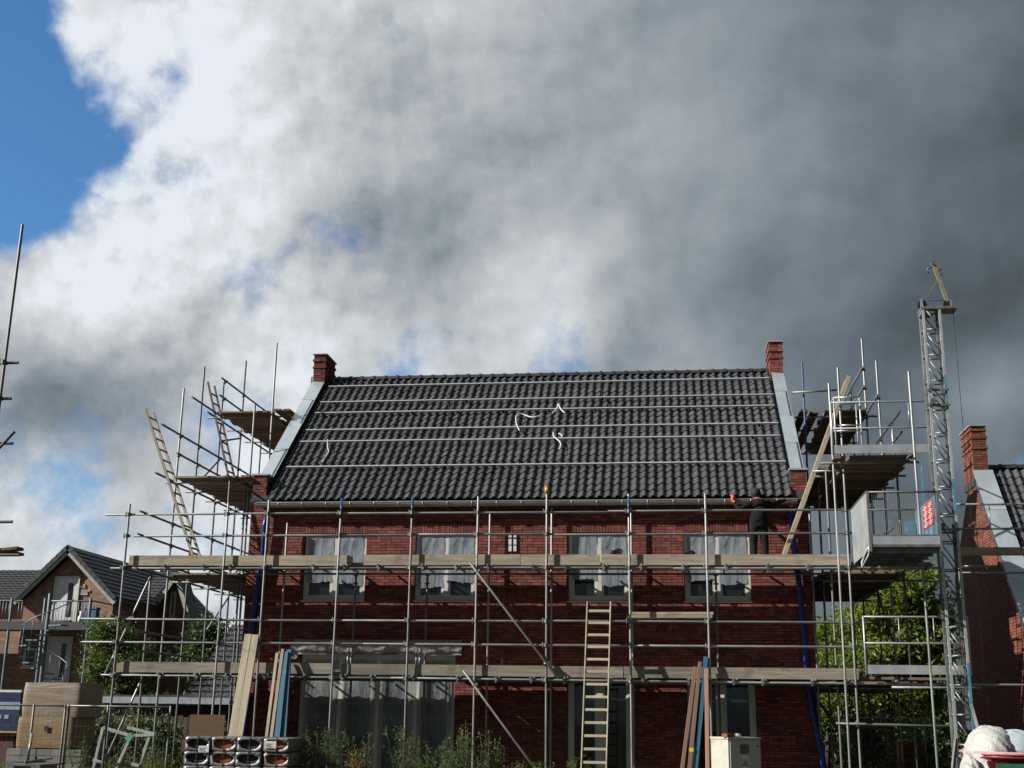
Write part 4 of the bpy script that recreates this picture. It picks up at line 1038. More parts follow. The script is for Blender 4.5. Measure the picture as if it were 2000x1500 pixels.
for sgn, xe in ((1, gx1), (-1, gx0)):
    a = Vector((gap[0], BYY - 0.47, gap[1] + 0.16)); dx = xe - gap[0]; e = Vector((xe + sgn * 0.3, BYY - 0.47, ez_ + 0.09 - abs((ez_ - gap[1]) / dx) * 0.3))
    part('fascia', FASC, AB, lambda q, a=a, e=e: q.beam(a, e, 0.06, 0.27))
# verge tiles up the gable edge, one by one
for sgn, xe in ((1, gx1), (-1, gx0)):
    a = Vector((gap[0], BYY - 0.5, gap[1] + 0.36)); e = Vector((xe + sgn * 0.3, BYY - 0.5, ez_ + 0.29 - abs((ez_ - gap[1]) / (xe - gap[0])) * 0.3))
    for i in range(10):
        p = e.lerp(a, i / 10); q2 = e.lerp(a, (i + 1.12) / 10) + Vector((0, 0, -0.03)); part('verge_tile', FT, AB, lambda q, p=p, q2=q2: q.beam(p, q2, 0.12, 0.22))
# doors and windows
def adoor(px0, px1, py0, py1, name, y=BYY):
    a = at(px0, py0, y); b = at(px1, py1, y); x0, x1, z1, z0 = a.x, b.x, a.z, b.z
    d = part(name, WHITE, AB, lambda q: q.box(x0, x1, y - 0.06, y - 0.003, z0, z1)); w_ = x1 - x0
    part('door_glass', GLASS, d, lambda q: q.box(x0 + w_ * 0.58, x0 + w_ * 0.80, y - 0.068, y - 0.061, z0 + (z1 - z0) * 0.12, z0 + (z1 - z0) * 0.88))
    part('door_frame', FRAME, d, lambda q: (q.box(x0 - 0.08, x0 - 0.002, y - 0.09, y - 0.003, z0, z1 + 0.08), q.box(x1 + 0.002, x1 + 0.08, y - 0.09, y - 0.003, z0, z1 + 0.08), q.box(x0, x1, y - 0.09, y - 0.003, z1 + 0.002, z1 + 0.08)))
adoor(112, 146, 1129, 1216, 'balcony_door'); adoor(99, 132, 1246, 1334, 'flat_door')
def awin(px0, px1, py0, py1, y=BYY, par=AB):
    a = at(px0, py0, y); b = at(px1, py1, y)
    wn = part('window', FRAME, par, lambda q: (q.box(a.x, a.x + 0.1, y - 0.06, y - 0.003, b.z, a.z), q.box(b.x - 0.1, b.x, y - 0.06, y - 0.003, b.z, a.z), q.box(a.x + 0.1, b.x - 0.1, y - 0.06, y - 0.003, a.z - 0.1, a.z), q.box(a.x + 0.1, b.x - 0.1, y - 0.06, y - 0.003, b.z, b.z + 0.1)))
    part('pane', GLASS, wn, lambda q: q.box(a.x + 0.1, b.x - 0.1, y - 0.03, y - 0.004, b.z + 0.1, a.z - 0.1))
    part('sill', FRAME, wn, lambda q: q.box(a.x - 0.1, b.x + 0.1, y - 0.14, y - 0.062, b.z - 0.08, b.z))
awin(49, 70, 1266, 1303)
# name boards beside the balcony door
for (x0, x1, y0, y1, m, nm) in ((151, 160, 1144, 1149, WHITE, 'name_board'), (152, 176, 1152, 1156, mat('pink_board', (0.60, 0.45, 0.50), 0.6), 'name_board'), (153, 171, 1157.5, 1162, WHITE, 'name_board'), (163, 167, 1141, 1149, mat('ochre_board', (0.45, 0.28, 0.08), 0.6), 'house_number')):
    a = at(x0, y0, BYY); b = at(x1, y1, BYY); part(nm, m, AB, lambda q, a=a, b=b: q.box(a.x, b.x, BYY - 0.05, BYY - 0.003, b.z, a.z))
for (x0, x1, py) in ((153, 175, 1154), (154, 170, 1159.7)):           # the lines of lettering on them
    a = at(x0, py - 0.7, BYY); b = at(x1, py + 0.7, BYY)
    def lt(q, a=a, b=b):
        n = 10
        for i in range(n):
            xa = a.x + (b.x - a.x) * i / n; q.box(xa, xa + (b.x - a.x) / n * 0.6, BYY - 0.056, BYY - 0.051, b.z, a.z)
    part('lettering', mat('grey_violet_print', (0.20, 0.12, 0.18), 0.6), AB, lt)
# balcony on posts
bz_ = at(100, 1216, BYY - 2.2).z
BLC = part('balcony', mat('grey_concrete', (0.07, 0.072, 0.078), 0.8, bump=0.2), AB, lambda q: (q.box(-48, -27.0, BYY - 2.2, BYY - 0.002, bz_ - 0.28, bz_), q.box(-48, -27.0, BYY - 2.24, BYY - 2.2, bz_ - 0.34, bz_ + 0.05)))
RAILM = mat('blue_grey_railing', (0.20, 0.24, 0.27), 0.5, 0.5)
yb = BYY - 2.15
def railing(x0, x1):
    tube('top_rail', (x0, yb, bz_ + 1.02), (x1, yb, bz_ + 1.02), BLC, 0.035, RAILM)
    x = x0
    q = MB()
    while x < x1: q.tube((x, yb, bz_), (x, yb, bz_ + 1.0), 0.014, 4); x += 0.16
    q.build('balusters', RAILM, BLC, 'stuff')
xa, xb = at(44, 1216, yb).x, at(86, 1216, yb).x
railing(-40, xa - 0.1); railing(xb + 0.05, -27.1)
for px in (21, 86, 175):
    p = at(px, 1200, yb); tube('post', (p.x, yb - 0.02, 0.0), (p.x, yb - 0.02, bz_ + 1.15), BLC, 0.07, RAILM)
tube('top_rail', (-27.1, yb, bz_ + 1.02), (-27.1, BYY, bz_ + 1.02), BLC, 0.035, RAILM)
# spiral stair
ST = thing('spiral_staircase', (at(83, 1300, 54.5).x, 54.5, 0), 'grey steel spiral staircase climbing to the balcony of the apartment house', 'staircase')
cx, cy = ST.location.x, 54.5; hz = bz_
tube('newel', (cx, cy, 0), (cx, cy, hz + 1.2), ST, 0.09, RAILM)
nst = 24; pts = []
for i in range(nst):
    a0 = math.radians(95 + i * 27); z = hz * (i + 1) / nst
    q = MB(); a1 = a0 + math.radians(31); R_ = 1.1
    P = [(cx, cy, z), (cx + R_ * math.cos(a0), cy + R_ * math.sin(a0), z), (cx + R_ * math.cos(a1), cy + R_ * math.sin(a1), z)]
    q.add(P + [(x_, y_, z_ - 0.05) for x_, y_, z_ in P], [(0, 1, 2), (5, 4, 3), (0, 3, 4, 1), (1, 4, 5, 2), (2, 5, 3, 0)]); q.build('tread', RAILM, ST)
    am = (a0 + a1) / 2; pts.append((cx + 1.1 * math.cos(am), cy + 1.1 * math.sin(am), z + 0.95))
    tube('baluster', (pts[-1][0], pts[-1][1], z - 0.02), pts[-1], ST, 0.012, RAILM)
part('hand_rail', RAILM, ST, lambda q: q.path(pts, 0.025, 6))
# pots and chairs standing on the balcony
for i, (px, py, col, lab) in enumerate(((160, 1196, (0.7, 0.7, 0.68), 'white garden figure standing on the balcony of the apartment house'), (180, 1190, (0.06, 0.13, 0.25), 'blue crate on the balcony of the apartment house'))):
    p = at(px, py, yb + 0.8)
    o = part('balcony_crate' if i else 'garden_figure', mat('crate_blue' if i else 'figure_white', col, 0.6), None,
             lambda q, p=p, i=i: ((q.path([(p.x, p.y, bz_), (p.x, p.y, bz_ + 0.3), (p.x, p.y, bz_ + 0.45), (p.x, p.y, bz_ + 0.6)], [0.16, 0.18, 0.09, 0.12], 10)) if not i else (q.box(p.x - 0.3, p.x + 0.3, p.y - 0.2, p.y + 0.2, bz_ + 0.001, bz_ + 0.75), q.box(p.x - 0.33, p.x + 0.33, p.y - 0.23, p.y + 0.23, bz_ + 0.7, bz_ + 0.78))))
    tag(o, lab, 'crate' if i else 'figure')
# second gable further back
AB2 = thing('apartment_building', (-24, 66, 0), 'narrow dark brown gable with slit windows standing behind the conifer', 'building')
y2 = 64.0
A2 = at(349, 1124, y2); L2_ = at(306, 1192, y2); R2_ = at(386, 1268, y2)
t = MB(); t.slab([(L2_.x, 0), (R2_.x, 0), (R2_.x, R2_.z), (A2.x, A2.z - 0.15), (L2_.x, L2_.z)], y2, y2 + 1.2); w2 = t.build('wall', BWD, AB2)
for sgn, E_ in ((-1, L2_), (1, R2_)):
    P0 = Vector((A2.x, y2 - 0.3, A2.z)); P1 = Vector((E_.x + sgn * 0.25, y2 - 0.3, E_.z - 0.25 * (1.9 if sgn > 0 else 1.5)))
    part('roof', FT, AB2, lambda q, P0=P0, P1=P1: q.add([P0, P1, P1 + Vector((0, 1.6, 0)), P0 + Vector((0, 1.6, 0)), P0 + Vector((0, 0, 0.2)), P1 + Vector((0, 0, 0.2)), P1 + Vector((0, 1.6, 0.2)), P0 + Vector((0, 1.6, 0.2))], [(0, 1, 2, 3), (7, 6, 5, 4), (0, 4, 5, 1), (1, 5, 6, 2), (2, 6, 7, 3), (3, 7, 4, 0)]))
    part('fascia', FASC, AB2, lambda q, P0=P0, P1=P1: q.beam(P0 + Vector((0, -0.03, 0.02)), P1 + Vector((0, -0.03, 0.02)), 0.05, 0.22))
for (x0, x1, y0, y1) in ((335, 341, 1156, 1206), (327, 333, 1268, 1290), (362, 368, 1272, 1292)): awin(x0, x1, y0, y1, y2, AB2)
# link roof between the two gables
pl = at(250, 1150, 62); pr = at(322, 1150, 62)
t = MB(); zA = at(290, 1100, 64).z; zB = at(290, 1178, 61).z
t.add([(-27.0, 60.4, zB), (L2_.x + 0.4, 60.4, zB), (L2_.x + 0.4, 64.5, zA), (-27.0, 64.5, zA)], [(0, 1, 2, 3)]); lk = t.build('link_roof', FT, AB2)
tiled_plane('link_tiles', (-27.0, 60.3, zB + 0.05), (1, 0, 0), (0, 4.1, zA - zB), max(int((L2_.x + 0.5 + 27.0) / 0.34), 3), 12, 0.34, 0.36, lk)
part('link_wall', BWD, AB2, lambda q: q.box(-27.05, L2_.x + 0.3, 60.9, 62, 0, zB + 0.2))
# low roofs further right, seen through the scaffold
SH = thing('low_house', (-14.5, 45, 0), 'low house with a tiled roof seen through the scaffold beside the brick gable', 'house')
A_ = at(360, 1364, 44); D_ = at(455, 1222, 48.2); xr = -11.0; nrow = 13
part('wall', BWD, SH, lambda q: q.box(A_.x + 0.5, xr, 44.3, 51, 0, A_.z))
rf = part('roof', FT, SH, lambda q: q.add([(A_.x, 43.9, A_.z - 0.05), (xr, 43.9, A_.z - 0.05), (xr, 48.2, D_.z - 0.05), (D_.x, 48.2, D_.z - 0.05), (A_.x, 52.4, A_.z - 0.05), (xr, 52.4, A_.z - 0.05)], [(0, 1, 2, 3), (3, 2, 5, 4), (0, 3, 4)]))
sv_ = Vector((0, 48.2 - 43.9, D_.z - A_.z)); tl_ = sv_.length / nrow
for r in range(nrow):
    x0 = A_.x + (D_.x - A_.x) * r / nrow; O_ = Vector((x0, 43.9, A_.z)) + sv_ * (r / nrow)
    tiled_plane('roof_tiles', O_, (1, 0, 0), sv_, int((xr - x0) / 0.31), 1, 0.31, tl_, rf)
# flat roofed carport
CP = thing('carport', (-19, 40, 0), 'long low carport with a thin pale flat roof edge behind the weeds', 'carport')
pz = at(300, 1367, 40)
part('flat_roof', mat('pale_roof_edge', (0.35, 0.38, 0.42), 0.5, 0.2), CP, lambda q: q.box(at(200, 1367, 40).x, at(470, 1367, 40).x, 39.0, 43.0, pz.z - 0.12, pz.z + 0.08))
part('roof_covering', LEAD, CP, lambda q: q.box(at(158, 1367, 40).x, at(468, 1367, 40).x, 39.1, 43.0, pz.z + 0.082, pz.z + 0.14))
part('back_wall', mat('dark_boarding', (0.03, 0.025, 0.02), 0.9), CP, lambda q: q.box(at(200, 1367, 40).x + 0.2, at(470, 1367, 40).x, 42.6, 42.8, 0, pz.z - 0.13))
for px in (222, 300, 385, 455): p = at(px, 1400, 39.2); tube('post', (p.x, 39.3, 0), (p.x, 39.3, pz.z - 0.12), CP, 0.05, STEELD)
# timber garden fence: each board on its own
FN = thing('timber_fence', (-17, 33.8, 0), 'weathered brown close boarded garden fence behind the weeds', 'fence')
WF = mat('old_fence_board', (0.085, 0.062, 0.042), 0.9, 0, 0.4, 5, (3, 3, 0.3), 0.3, objrand=0.35)
xa, xb, ztop = at(165, 1400, 34).x, at(430, 1400, 34).x, at(300, 1398, 34).z
x = xa
while x < xb:
    h = ztop + random.uniform(-0.03, 0.03)
    part('fence_board', WF, FN, lambda q, x=x, h=h: q.box(x + 0.005, x + 0.135, 33.98, 34.0, 0.0, h)); x += 0.145
for z in (0.35, 1.0): part('fence_rail', WF, FN, lambda q, z=z: q.box(xa, xb, 34.003, 34.05, z, z + 0.07))
# ------------------------------------------------------------------ scaffold of the next plot, cut by the frame
S4 = thing('scaffold', (-12, 18, 0), 'dark end of another tube scaffold with one tall pole above its clamps', 'scaffold')
tube('standard', (-10.63, 18, 0), (-10.61, 18, 9.5), S4, 0.0245, STEELD)
for z, xr in ((7.10, -10.41), (6.50, -10.45), (5.76, -10.33), (4.50, -10.18), (3.98, -10.0)):
    tube('ledger', (-14.6, 18.05, z), (xr, 18.05, z), S4, m=STEELD); coupler((-10.63, 18, z), S4, math.pi)
tube('brace', (-11.4, 17.95, 4.6), (-10.27, 17.95, 5.93), S4, m=STEELD)
for x in (-12.6, -14.5): tube('standard', (x, 18, 0), (x, 18, 7.4), S4, m=STEELD)
board('deck_board', (-11.6, 18.2, 3.95), (-10.08, 18.2, 4.10), 0.22, 0.045, S4, WOODD)
board('deck_board', (-13.5, 18.45, 4.05), (-10.2, 18.45, 4.05), 0.22, 0.045, S4, WOODD)

# ------------------------------------------------------------------ packs of wrapped bricks
FILMG = mat('grey_shrink_film', (0.13, 0.14, 0.155), 0.32, 0, 0.3, 7, bump=0.5, bscale=11, stain=(0.10, 0.11, 0.12), stain_amt=0.5, bdist=0.02)
FILMB = mat('brownish_shrink_film', (0.19, 0.17, 0.158), 0.35, 0, 0.3, 7, bump=0.5, bscale=11, stain=(0.14, 0.12, 0.11), stain_amt=0.5, bdist=0.02)
BRKDK = mat('dark_brick_end', (0.035, 0.035, 0.04), 0.8, 0, 0.3, 10, island=0.3)
STRAP = mat('black_strap', (0.015, 0.015, 0.016), 0.5)
PKH, PKY = 0.249, 22.0
def make_pack(orange):
    root = bpy.data.objects.new('brick_pack', None); COL.objects.link(root)
    W, D = 0.475, 0.98; n = 40
    # film wrapped round: front frame with an oval opening, then sides, top and back
    q = MB(); out = []; inn = []; inn2 = []
    for k in range(n):
        a = 2 * math.pi * k / n; ca, sa = math.cos(a), math.sin(a); e = 0.22
        ox = abs(ca) ** e * (1 if ca > 0 else -1) * W / 2 * 0.985; oz = abs(sa) ** e * (1 if sa > 0 else -1) * PKH / 2 * 0.985
        out.append((ox, 0.0 + 0.012 * random.random(), oz + PKH / 2))
        r = 1 + 0.06 * math.sin(3 * a + orange) + 0.03 * math.sin(7 * a)
        inn.append((ca * W * 0.40 * r, -0.008 + 0.01 * random.random(), sa * PKH * 0.335 * r + PKH / 2 - 0.004)); inn2.append((ca * W * 0.39 * r, 0.03, sa * PKH * 0.32 * r + PKH / 2 - 0.004))
    back = [(x, D, z) for x, y, z in out]
    q.add(out + inn + inn2 + back, [(k, (k + 1) % n, n + (k + 1) % n, n + k) for k in range(n)] + [(n + k, n + (k + 1) % n, 2 * n + (k + 1) % n, 2 * n + k) for k in range(n)] + [((k + 1) % n, k, 3 * n + k, 3 * n + (k + 1) % n) for k in range(n)] + [tuple(3 * n + k for k in reversed(range(n)))], 0, True)
    me = q.mesh('shrink_film', FILMB if orange else FILMG)
    link(bpy.data.objects.new('shrink_film', me), root)
    q = MB()
    for r in range(4):
        for c in range(2 if r % 2 else 3):
            x0 = (-0.21 + c * 0.21) if r % 2 else (-0.21 - 0.105 + c * 0.21)
            q.box(max(x0 + 0.003, -0.21), min(x0 + 0.207, 0.21), 0.045 + random.uniform(0, 0.012), 0.5, 0.018 + r * 0.054, 0.018 + r * 0.054 + 0.049)
    bo_ = bpy.data.objects.new('brick_ends', q.mesh('brick_ends', BRICKO if orange else BRKDK)); bo_['kind'] = 'stuff'; link(bo_, root)
    q = MB(); q.box(-0.008, 0.008, -0.014, -0.010, 0.0, PKH + 0.003); q.box(-0.008, 0.008, -0.014, D, PKH * 0.99, PKH * 0.99 + 0.003)
    link(bpy.data.objects.new('strap', q.mesh('strap', STRAP)), root)
    return root
def copy_tree(o, parent=None):
    c = o.copy(); COL.objects.link(c); c.parent = parent
    for ch in o.children: copy_tree(ch, c)
    return c
packs = {0: make_pack(0), 1: make_pack(1)}; used = set()
for c, px in enumerate((387, 438, 488, 541)):
    X = at(px, 1445, PKY).x
    for r in range(5):
        kd = c % 2
        o = packs[kd] if kd not in used else copy_tree(packs[kd]); used.add(kd)
        o.location = (X + random.uniform(-0.006, 0.006), PKY + random.uniform(-0.015, 0.015), r * PKH + 0.0)
        top = r == 4
        labs = {0: 'pack of dark bricks in grey film', 1: 'pack of orange bricks in brownish film'}[kd]
        where = ['at the bottom of the stack', 'resting on the bottom layer of packs', 'in the middle layer of the stack', 'directly under the top layer of the stack'][r] if not top else ''
        if top: where = 'on top of the stack, ' + ('with white label' if c in (0, 3) else 'without label')
        tag(o, labs + ' ' + where, 'brick pack', 'wrapped brick packs stacked in front of the house')
        if top and c in (0, 3):
            part('paper_label', WHITE, o, lambda q, X=X, r=r, c=c: q.add([(X + (0.03 if c == 0 else -0.20), PKY - 0.03, r * PKH + (-0.02 if c == 0 else 0.07)), (X + (0.22 if c == 0 else 0.0), PKY - 0.03, r * PKH + (-0.02 if c == 0 else 0.07)), (X + (0.22 if c == 0 else 0.0), PKY - 0.03, r * PKH + (0.09 if c == 0 else 0.19)), (X + (0.03 if c == 0 else -0.20), PKY - 0.03, r * PKH + (0.09 if c == 0 else 0.19))], [(0, 1, 2, 3)]))
            part('label_print', BLACK, o, lambda q, X=X, r=r, c=c: [q.box(X + (0.045 if c == 0 else -0.185), X + (0.17 if c == 0 else -0.07) - 0.03 * (k % 2), PKY - 0.034, PKY - 0.0315, r * PKH + (0.0 if c == 0 else 0.09) + k * 0.024, r * PKH + (0.0 if c == 0 else 0.09) + k * 0.024 + 0.007) for k in range(3)])
# ------------------------------------------------------------------ leaning timber
def leaning(name, a, b, w_, t_, m, label, cat='plank', ytop=24.93, foot=0.8, spin=0.0):
    top = at(*a, ytop); low = at(*b, ytop - foot * 0.6)
    d = low - top; k = (top.z) / (top.z - low.z); bot = top + d * k
    o = board(name, bot, top, w_, t_, None, m, up=(math.sin(spin), -math.cos(spin), 0.0)); return tag(o, label, cat)
leaning('plank', (485.5, 1239), (453.5, 1437), 0.145, 0.05, WOODP, 'wide pale knotty plank leaning on the scaffold next to the blue hose', foot=0.9)
leaning('plank', (499.5, 1240), (467.5, 1437), 0.145, 0.05, WOODP, 'wide pale plank leaning on the scaffold on the side of the narrow battens', foot=0.9)
leaning('batten', (541.6, 1275), (521, 1437), 0.06, 0.04, WOODP, 'shorter pale narrow batten leaning on the scaffold beside blue ones', 'batten')
leaning('batten', (552.5, 1268), (530.5, 1437), 0.065, 0.04, WOODP, 'longer pale narrow batten leaning on the scaffold against the blue ones', 'batten')
leaning('batten', (558.5, 1273), (542, 1437), 0.11, 0.04, BLUEWOOD, 'blue painted board leaning on the scaffold, touching a pale batten', 'batten')
leaning('batten', (565, 1269), (554.5, 1437), 0.10, 0.05, BLUEWOOD, 'blue painted board leaning on the scaffold, outermost towards the bay window', 'batten', ytop=24.98)
leaning('batten', (1358, 1303), (1333, 1497), 0.075, 0.05, WOODR, 'reddish brown batten leaning at the widest slant near the white cabinet', 'batten')
o = leaning('batten', (1367.5, 1293), (1347, 1497), 0.075, 0.05, WOODR, 'brown batten with a band of yellow tape leaning near the white cabinet', 'batten')
Lb = o.data.vertices[8].co.x; part('yellow_tape', mat('yellow_tape_band', (0.65, 0.5, 0.03), 0.5), None, lambda q: q.box(Lb * 0.40 - 0.035, Lb * 0.40 + 0.035, -0.041, 0.041, -0.029, 0.029))
tp = bpy.data.objects['yellow_tape']; loc = tp.location.copy(); COL.objects.unlink(tp); tp.parent = o; COL.objects.link(tp); tp.matrix_parent_inverse = Matrix.Identity(4); tp.location = loc
leaning('batten', (1379, 1283), (1359, 1497), 0.085, 0.05, BLUEWOOD, 'blue painted batten leaning among brown ones near the white cabinet', 'batten', ytop=24.97)
leaning('batten', (1379.5, 1306), (1382, 1497), 0.075, 0.05, mat('pinkish_timber', (0.42, 0.22, 0.15), 0.75, 0, 0.2, 4, (0.35, 6, 6), 0.2), 'pinkish batten standing almost upright in front of the blue one near the cabinet', 'batten', ytop=24.90)
# brown board standing behind the packs
pb = at(405, 1396, 23.9)
o = part('plywood_sheet', mat('brown_plywood', (0.12, 0.07, 0.035), 0.8, 0, 0.3, 3, (1, 1, 4)), None, lambda q: q.box(at(372, 1396, 23.9).x, at(440, 1396, 23.9).x, 23.9, 23.925, 0.0, pb.z)); tag(o, 'brown plywood sheet standing upright behind the wrapped brick packs', 'plywood')
# ------------------------------------------------------------------ blue lay-flat hoses from the gutter
HOSE = mat('blue_hose_plastic', (0.012, 0.035, 0.25), 0.33, 0, 0.2, 5, bump=0.3, bscale=7, bdist=0.03)
def hose(pts, label, r):
    P = [at(x, y, Yh) for x, y, Yh in pts]; P.append(Vector((P[-1].x + 0.08, P[-1].y - 0.1, 0.02)))
    h = thing('blue_hose', (P[-1].x, P[-1].y, 0), label, 'hose')
    part('hose', HOSE, h, lambda q: q.path(P, [r * 0.7] + [r] * (len(P) - 2) + [r * 1.1], 10, flat=0.45))
    part('hose_collar', MATS['yellow_plastic'], h, lambda q: q.tube(P[0] + Vector((0, 0, -0.005)), P[0] + Vector((0, 0, 0.07)), 0.045, 10)); return h
hose([(523, 1002, 26.17), (519, 1030, 26.19), (516, 1078, 26.21), (506, 1140, 26.21), (497, 1190, 26.21), (490, 1240, 26.2), (478, 1400, 26.2)], 'blue plastic drain hose hanging from the gutter above the wide pale planks', 0.085)
hose([(1545, 990, 26.17), (1547, 1030, 26.19), (1552, 1078, 26.21), (1562, 1150, 26.21), (1569, 1220, 26.21), (1576, 1300, 26.21), (1590, 1400, 26.2), (1605, 1470, 26.1)], 'blue plastic drain hose hanging from the gutter beside the worker', 0.085)
# ------------------------------------------------------------------ loose cables on the roof
def cable(pts, label, m, r=0.014, h=0.085, zoom=(3.3333, 1000, 660), name='conduit'):
    P = [px_roof(x / zoom[0] + zoom[1], y / zoom[0] + zoom[2], h + 0.02 * math.sin(i * 1.7)) for i, (x, y) in enumerate(pts)]
    Q = []
    for i in range(len(P) - 1):
        for k in range(4):
            t_ = k / 4; p0 = P[max(i - 1, 0)]; p3 = P[min(i + 2, len(P) - 1)]
            Q.append(0.5 * ((2 * P[i]) + (P[i + 1] - p0) * t_ + (2 * p0 - 5 * P[i] + 4 * P[i + 1] - p3) * t_ ** 2 + (3 * P[i] - p0 - 3 * P[i + 1] + p3) * t_ ** 3))
    Q.append(P[-1]); o = part(name, m, None, lambda q: q.path(Q, r, 6)); return tag(o, label, 'cable', None)
WC = mat('white_conduit', (0.62, 0.62, 0.60), 0.5, 0, 0.1)
cable([(345, 490), (318, 462), (300, 430), (294, 458), (262, 490)], 'short white conduit draped over the second roof rail', WC, 0.017, h=0.17)
cable([(195, 495), (165, 512), (120, 515), (80, 500), (45, 493), (27, 515), (30, 560), (50, 605)], 'long curved white conduit lying across the roof rails', WC, 0.017, h=0.16)
cable([(322, 655), (326, 635), (305, 622)], 'small hooked white conduit end on the roof tiles', WC, 0.016)
cable([(270, 615), (272, 640), (300, 665), (318, 690), (310, 727)], 'white conduit with an S bend crossing the fifth roof rail', WC, 0.017, h=0.16)
cable([(600, 745), (600, 805), (608, 830), (590, 865), (575, 885), (560, 912)], 'white conduit with a yellow tip near the left hand verge of the tiles'.replace('left hand ', 'sunny '), WC, 0.014, h=0.12, zoom=(3.75, 480, 660))
cable([(1490, 385), (1475, 450), (1490, 520), (1480, 600), (1500, 640)], 'thin black cable hanging down the tiles between the upper roof rails', BLACK, 0.009, h=0.10, zoom=(3.75, 480, 660), name='cable')
cable([(580, 330), (590, 380), (625, 430), (640, 470), (620, 480), (590, 465)], 'thin black cable coiled on the tiles near the second roof rail', BLACK, 0.009, h=0.10, name='cable')
# ------------------------------------------------------------------ roof tiles laid ready on the work deck
for i, (px, n, lab) in enumerate(((1202, 6, 'small tilted stack of dark roof tiles on the work deck above the long ladder'), (1348, 5, 'low stack of dark roof tiles on the work deck nearest the worker'))):
    X = at(px, 1078, 25.45).x; T = thing('tile_stack', (X, 25.45, 4.735), lab, 'roof tiles')
    for k in range(n):
        o = bpy.data.objects.new('roof_tile', TME); o.matrix_basis = Matrix.Translation((X - 0.16 + random.uniform(-0.02, 0.02) + (0.012 * k if i == 0 else 0), 25.3 + 0.0 * k, 4.737 + k * 0.046)) @ Matrix.Rotation(random.uniform(-0.05, 0.05), 4, 'Z'); o.scale = (1.25, 1, 0.8); link(o, T)
# ------------------------------------------------------------------ electric cabinet
ca = math.radians(26); CB = thing('electric_cabinet', (0.87, 20.0, 0), 'pale weathered electric cabinet with a warning triangle on its door', 'cabinet')
ux, uy = Vector((math.cos(ca), math.sin(ca), 0)), Vector((-math.sin(ca), math.cos(ca), 0)); O = Vector((0.87, 20.0, 0)); CM = Matrix((ux, uy, Vector((0, 0, 1)))).transposed().to_4x4(); CM.translation = O
CBM = mat('cabinet_paint', (0.56, 0.55, 0.47), 0.6, 0, 0.10, 3, stain=(0.36, 0.26, 0.12), stain_amt=0.75)
def cbox(name, x0, x1, y0, y1, z0, z1, m, par=CB):
    o = bpy.data.objects.new(name, None)
    q = MB(); q.box(x0, x1, y0, y1, z0, z1, 0, CM); return q.build(name, m, par)
cbox('body', 0, 0.56, 0, 0.56, 0.0, 1.37, CBM); cbox('lid', -0.012, 0.572, -0.012, 0.572, 1.372, 1.402, CBM)
cbox('door', 0.03, 0.53, -0.012, -0.002, 0.08, 1.33, CBM)
vt = cbox('vent_grille', 0.20, 0.35, -0.02, -0.013, 1.16, 1.295, STEELD)
for k in range(5): cbox('vent_slat', 0.205, 0.345, -0.026, -0.021, 1.168 + k * 0.025, 1.178 + k * 0.025, STEEL, vt)
st = cbox('warning_sticker', 0.215, 0.345, -0.016, -0.013, 0.93, 1.14, WHITE)
YEL = mat('warning_yellow', (0.70, 0.52, 0.02), 0.5, var=0.05)
def tri(name, s, y, m):
    c = (0.28, 1.025); q = MB(); P = [CM @ Vector((c[0] + s * math.cos(a), y, c[1] - 0.012 + s * math.sin(a))) for a in (math.radians(210), math.radians(330), math.radians(90))]
    q.add(P, [(0, 1, 2)]); q.build(name, m, st)
tri('triangle_border', 0.068, -0.0175, BLACK); tri('triangle', 0.055, -0.019, YEL)
q = MB(); z = [(0.288, 1.052), (0.272, 1.018), (0.283, 1.020), (0.272, 0.992), (0.292, 1.026), (0.281, 1.024)]
q.add([CM @ Vector((a, -0.0205, b)) for a, b in z], [(0, 1, 2, 5), (2, 3, 4, 5)]); q.build('lightning_bolt', BLACK, st)
cbox('keyhole', 0.49, 0.515, -0.03, -0.013, 1.27, 1.29, BLACK)
b1 = MB(); M1 = Matrix.Translation(CM @ Vector((0.05, 0.08, 1.404))) @ Matrix.Rotation(0.9, 4, 'Z'); b1.box(-0.10, 0.10, -0.05, 0.05, 0, 0.05, 0, M1); tag(b1.build('loose_brick', BRICKO), 'loose orange brick lying on the electric cabinet', 'brick')
b2 = MB(); M2 = Matrix.Translation(CM @ Vector((0.24, 0.14, 1.404))) @ Matrix.Rotation(0.5, 4, 'Z')
vs = []
for j in range(6):
    for i in range(10):
        vs.append(M2 @ Vector((-0.12 + 0.024 * i, -0.06 + 0.024 * j, max(0.0, 0.06 * math.sin(math.pi * i / 9) ** 0.5 * (0.6 + 0.4 * math.sin(j * 2.1 + i)) * (1 if 0 < j < 5 else 0)))))
b2.add(vs, [(j * 10 + i, j * 10 + i + 1, j * 10 + i + 11, j * 10 + i + 10) for j in range(5) for i in range(9)]); tag(b2.build('plastic_wrapper', ALU), 'crumpled silvery wrapper lying on the electric cabinet', 'wrapper')
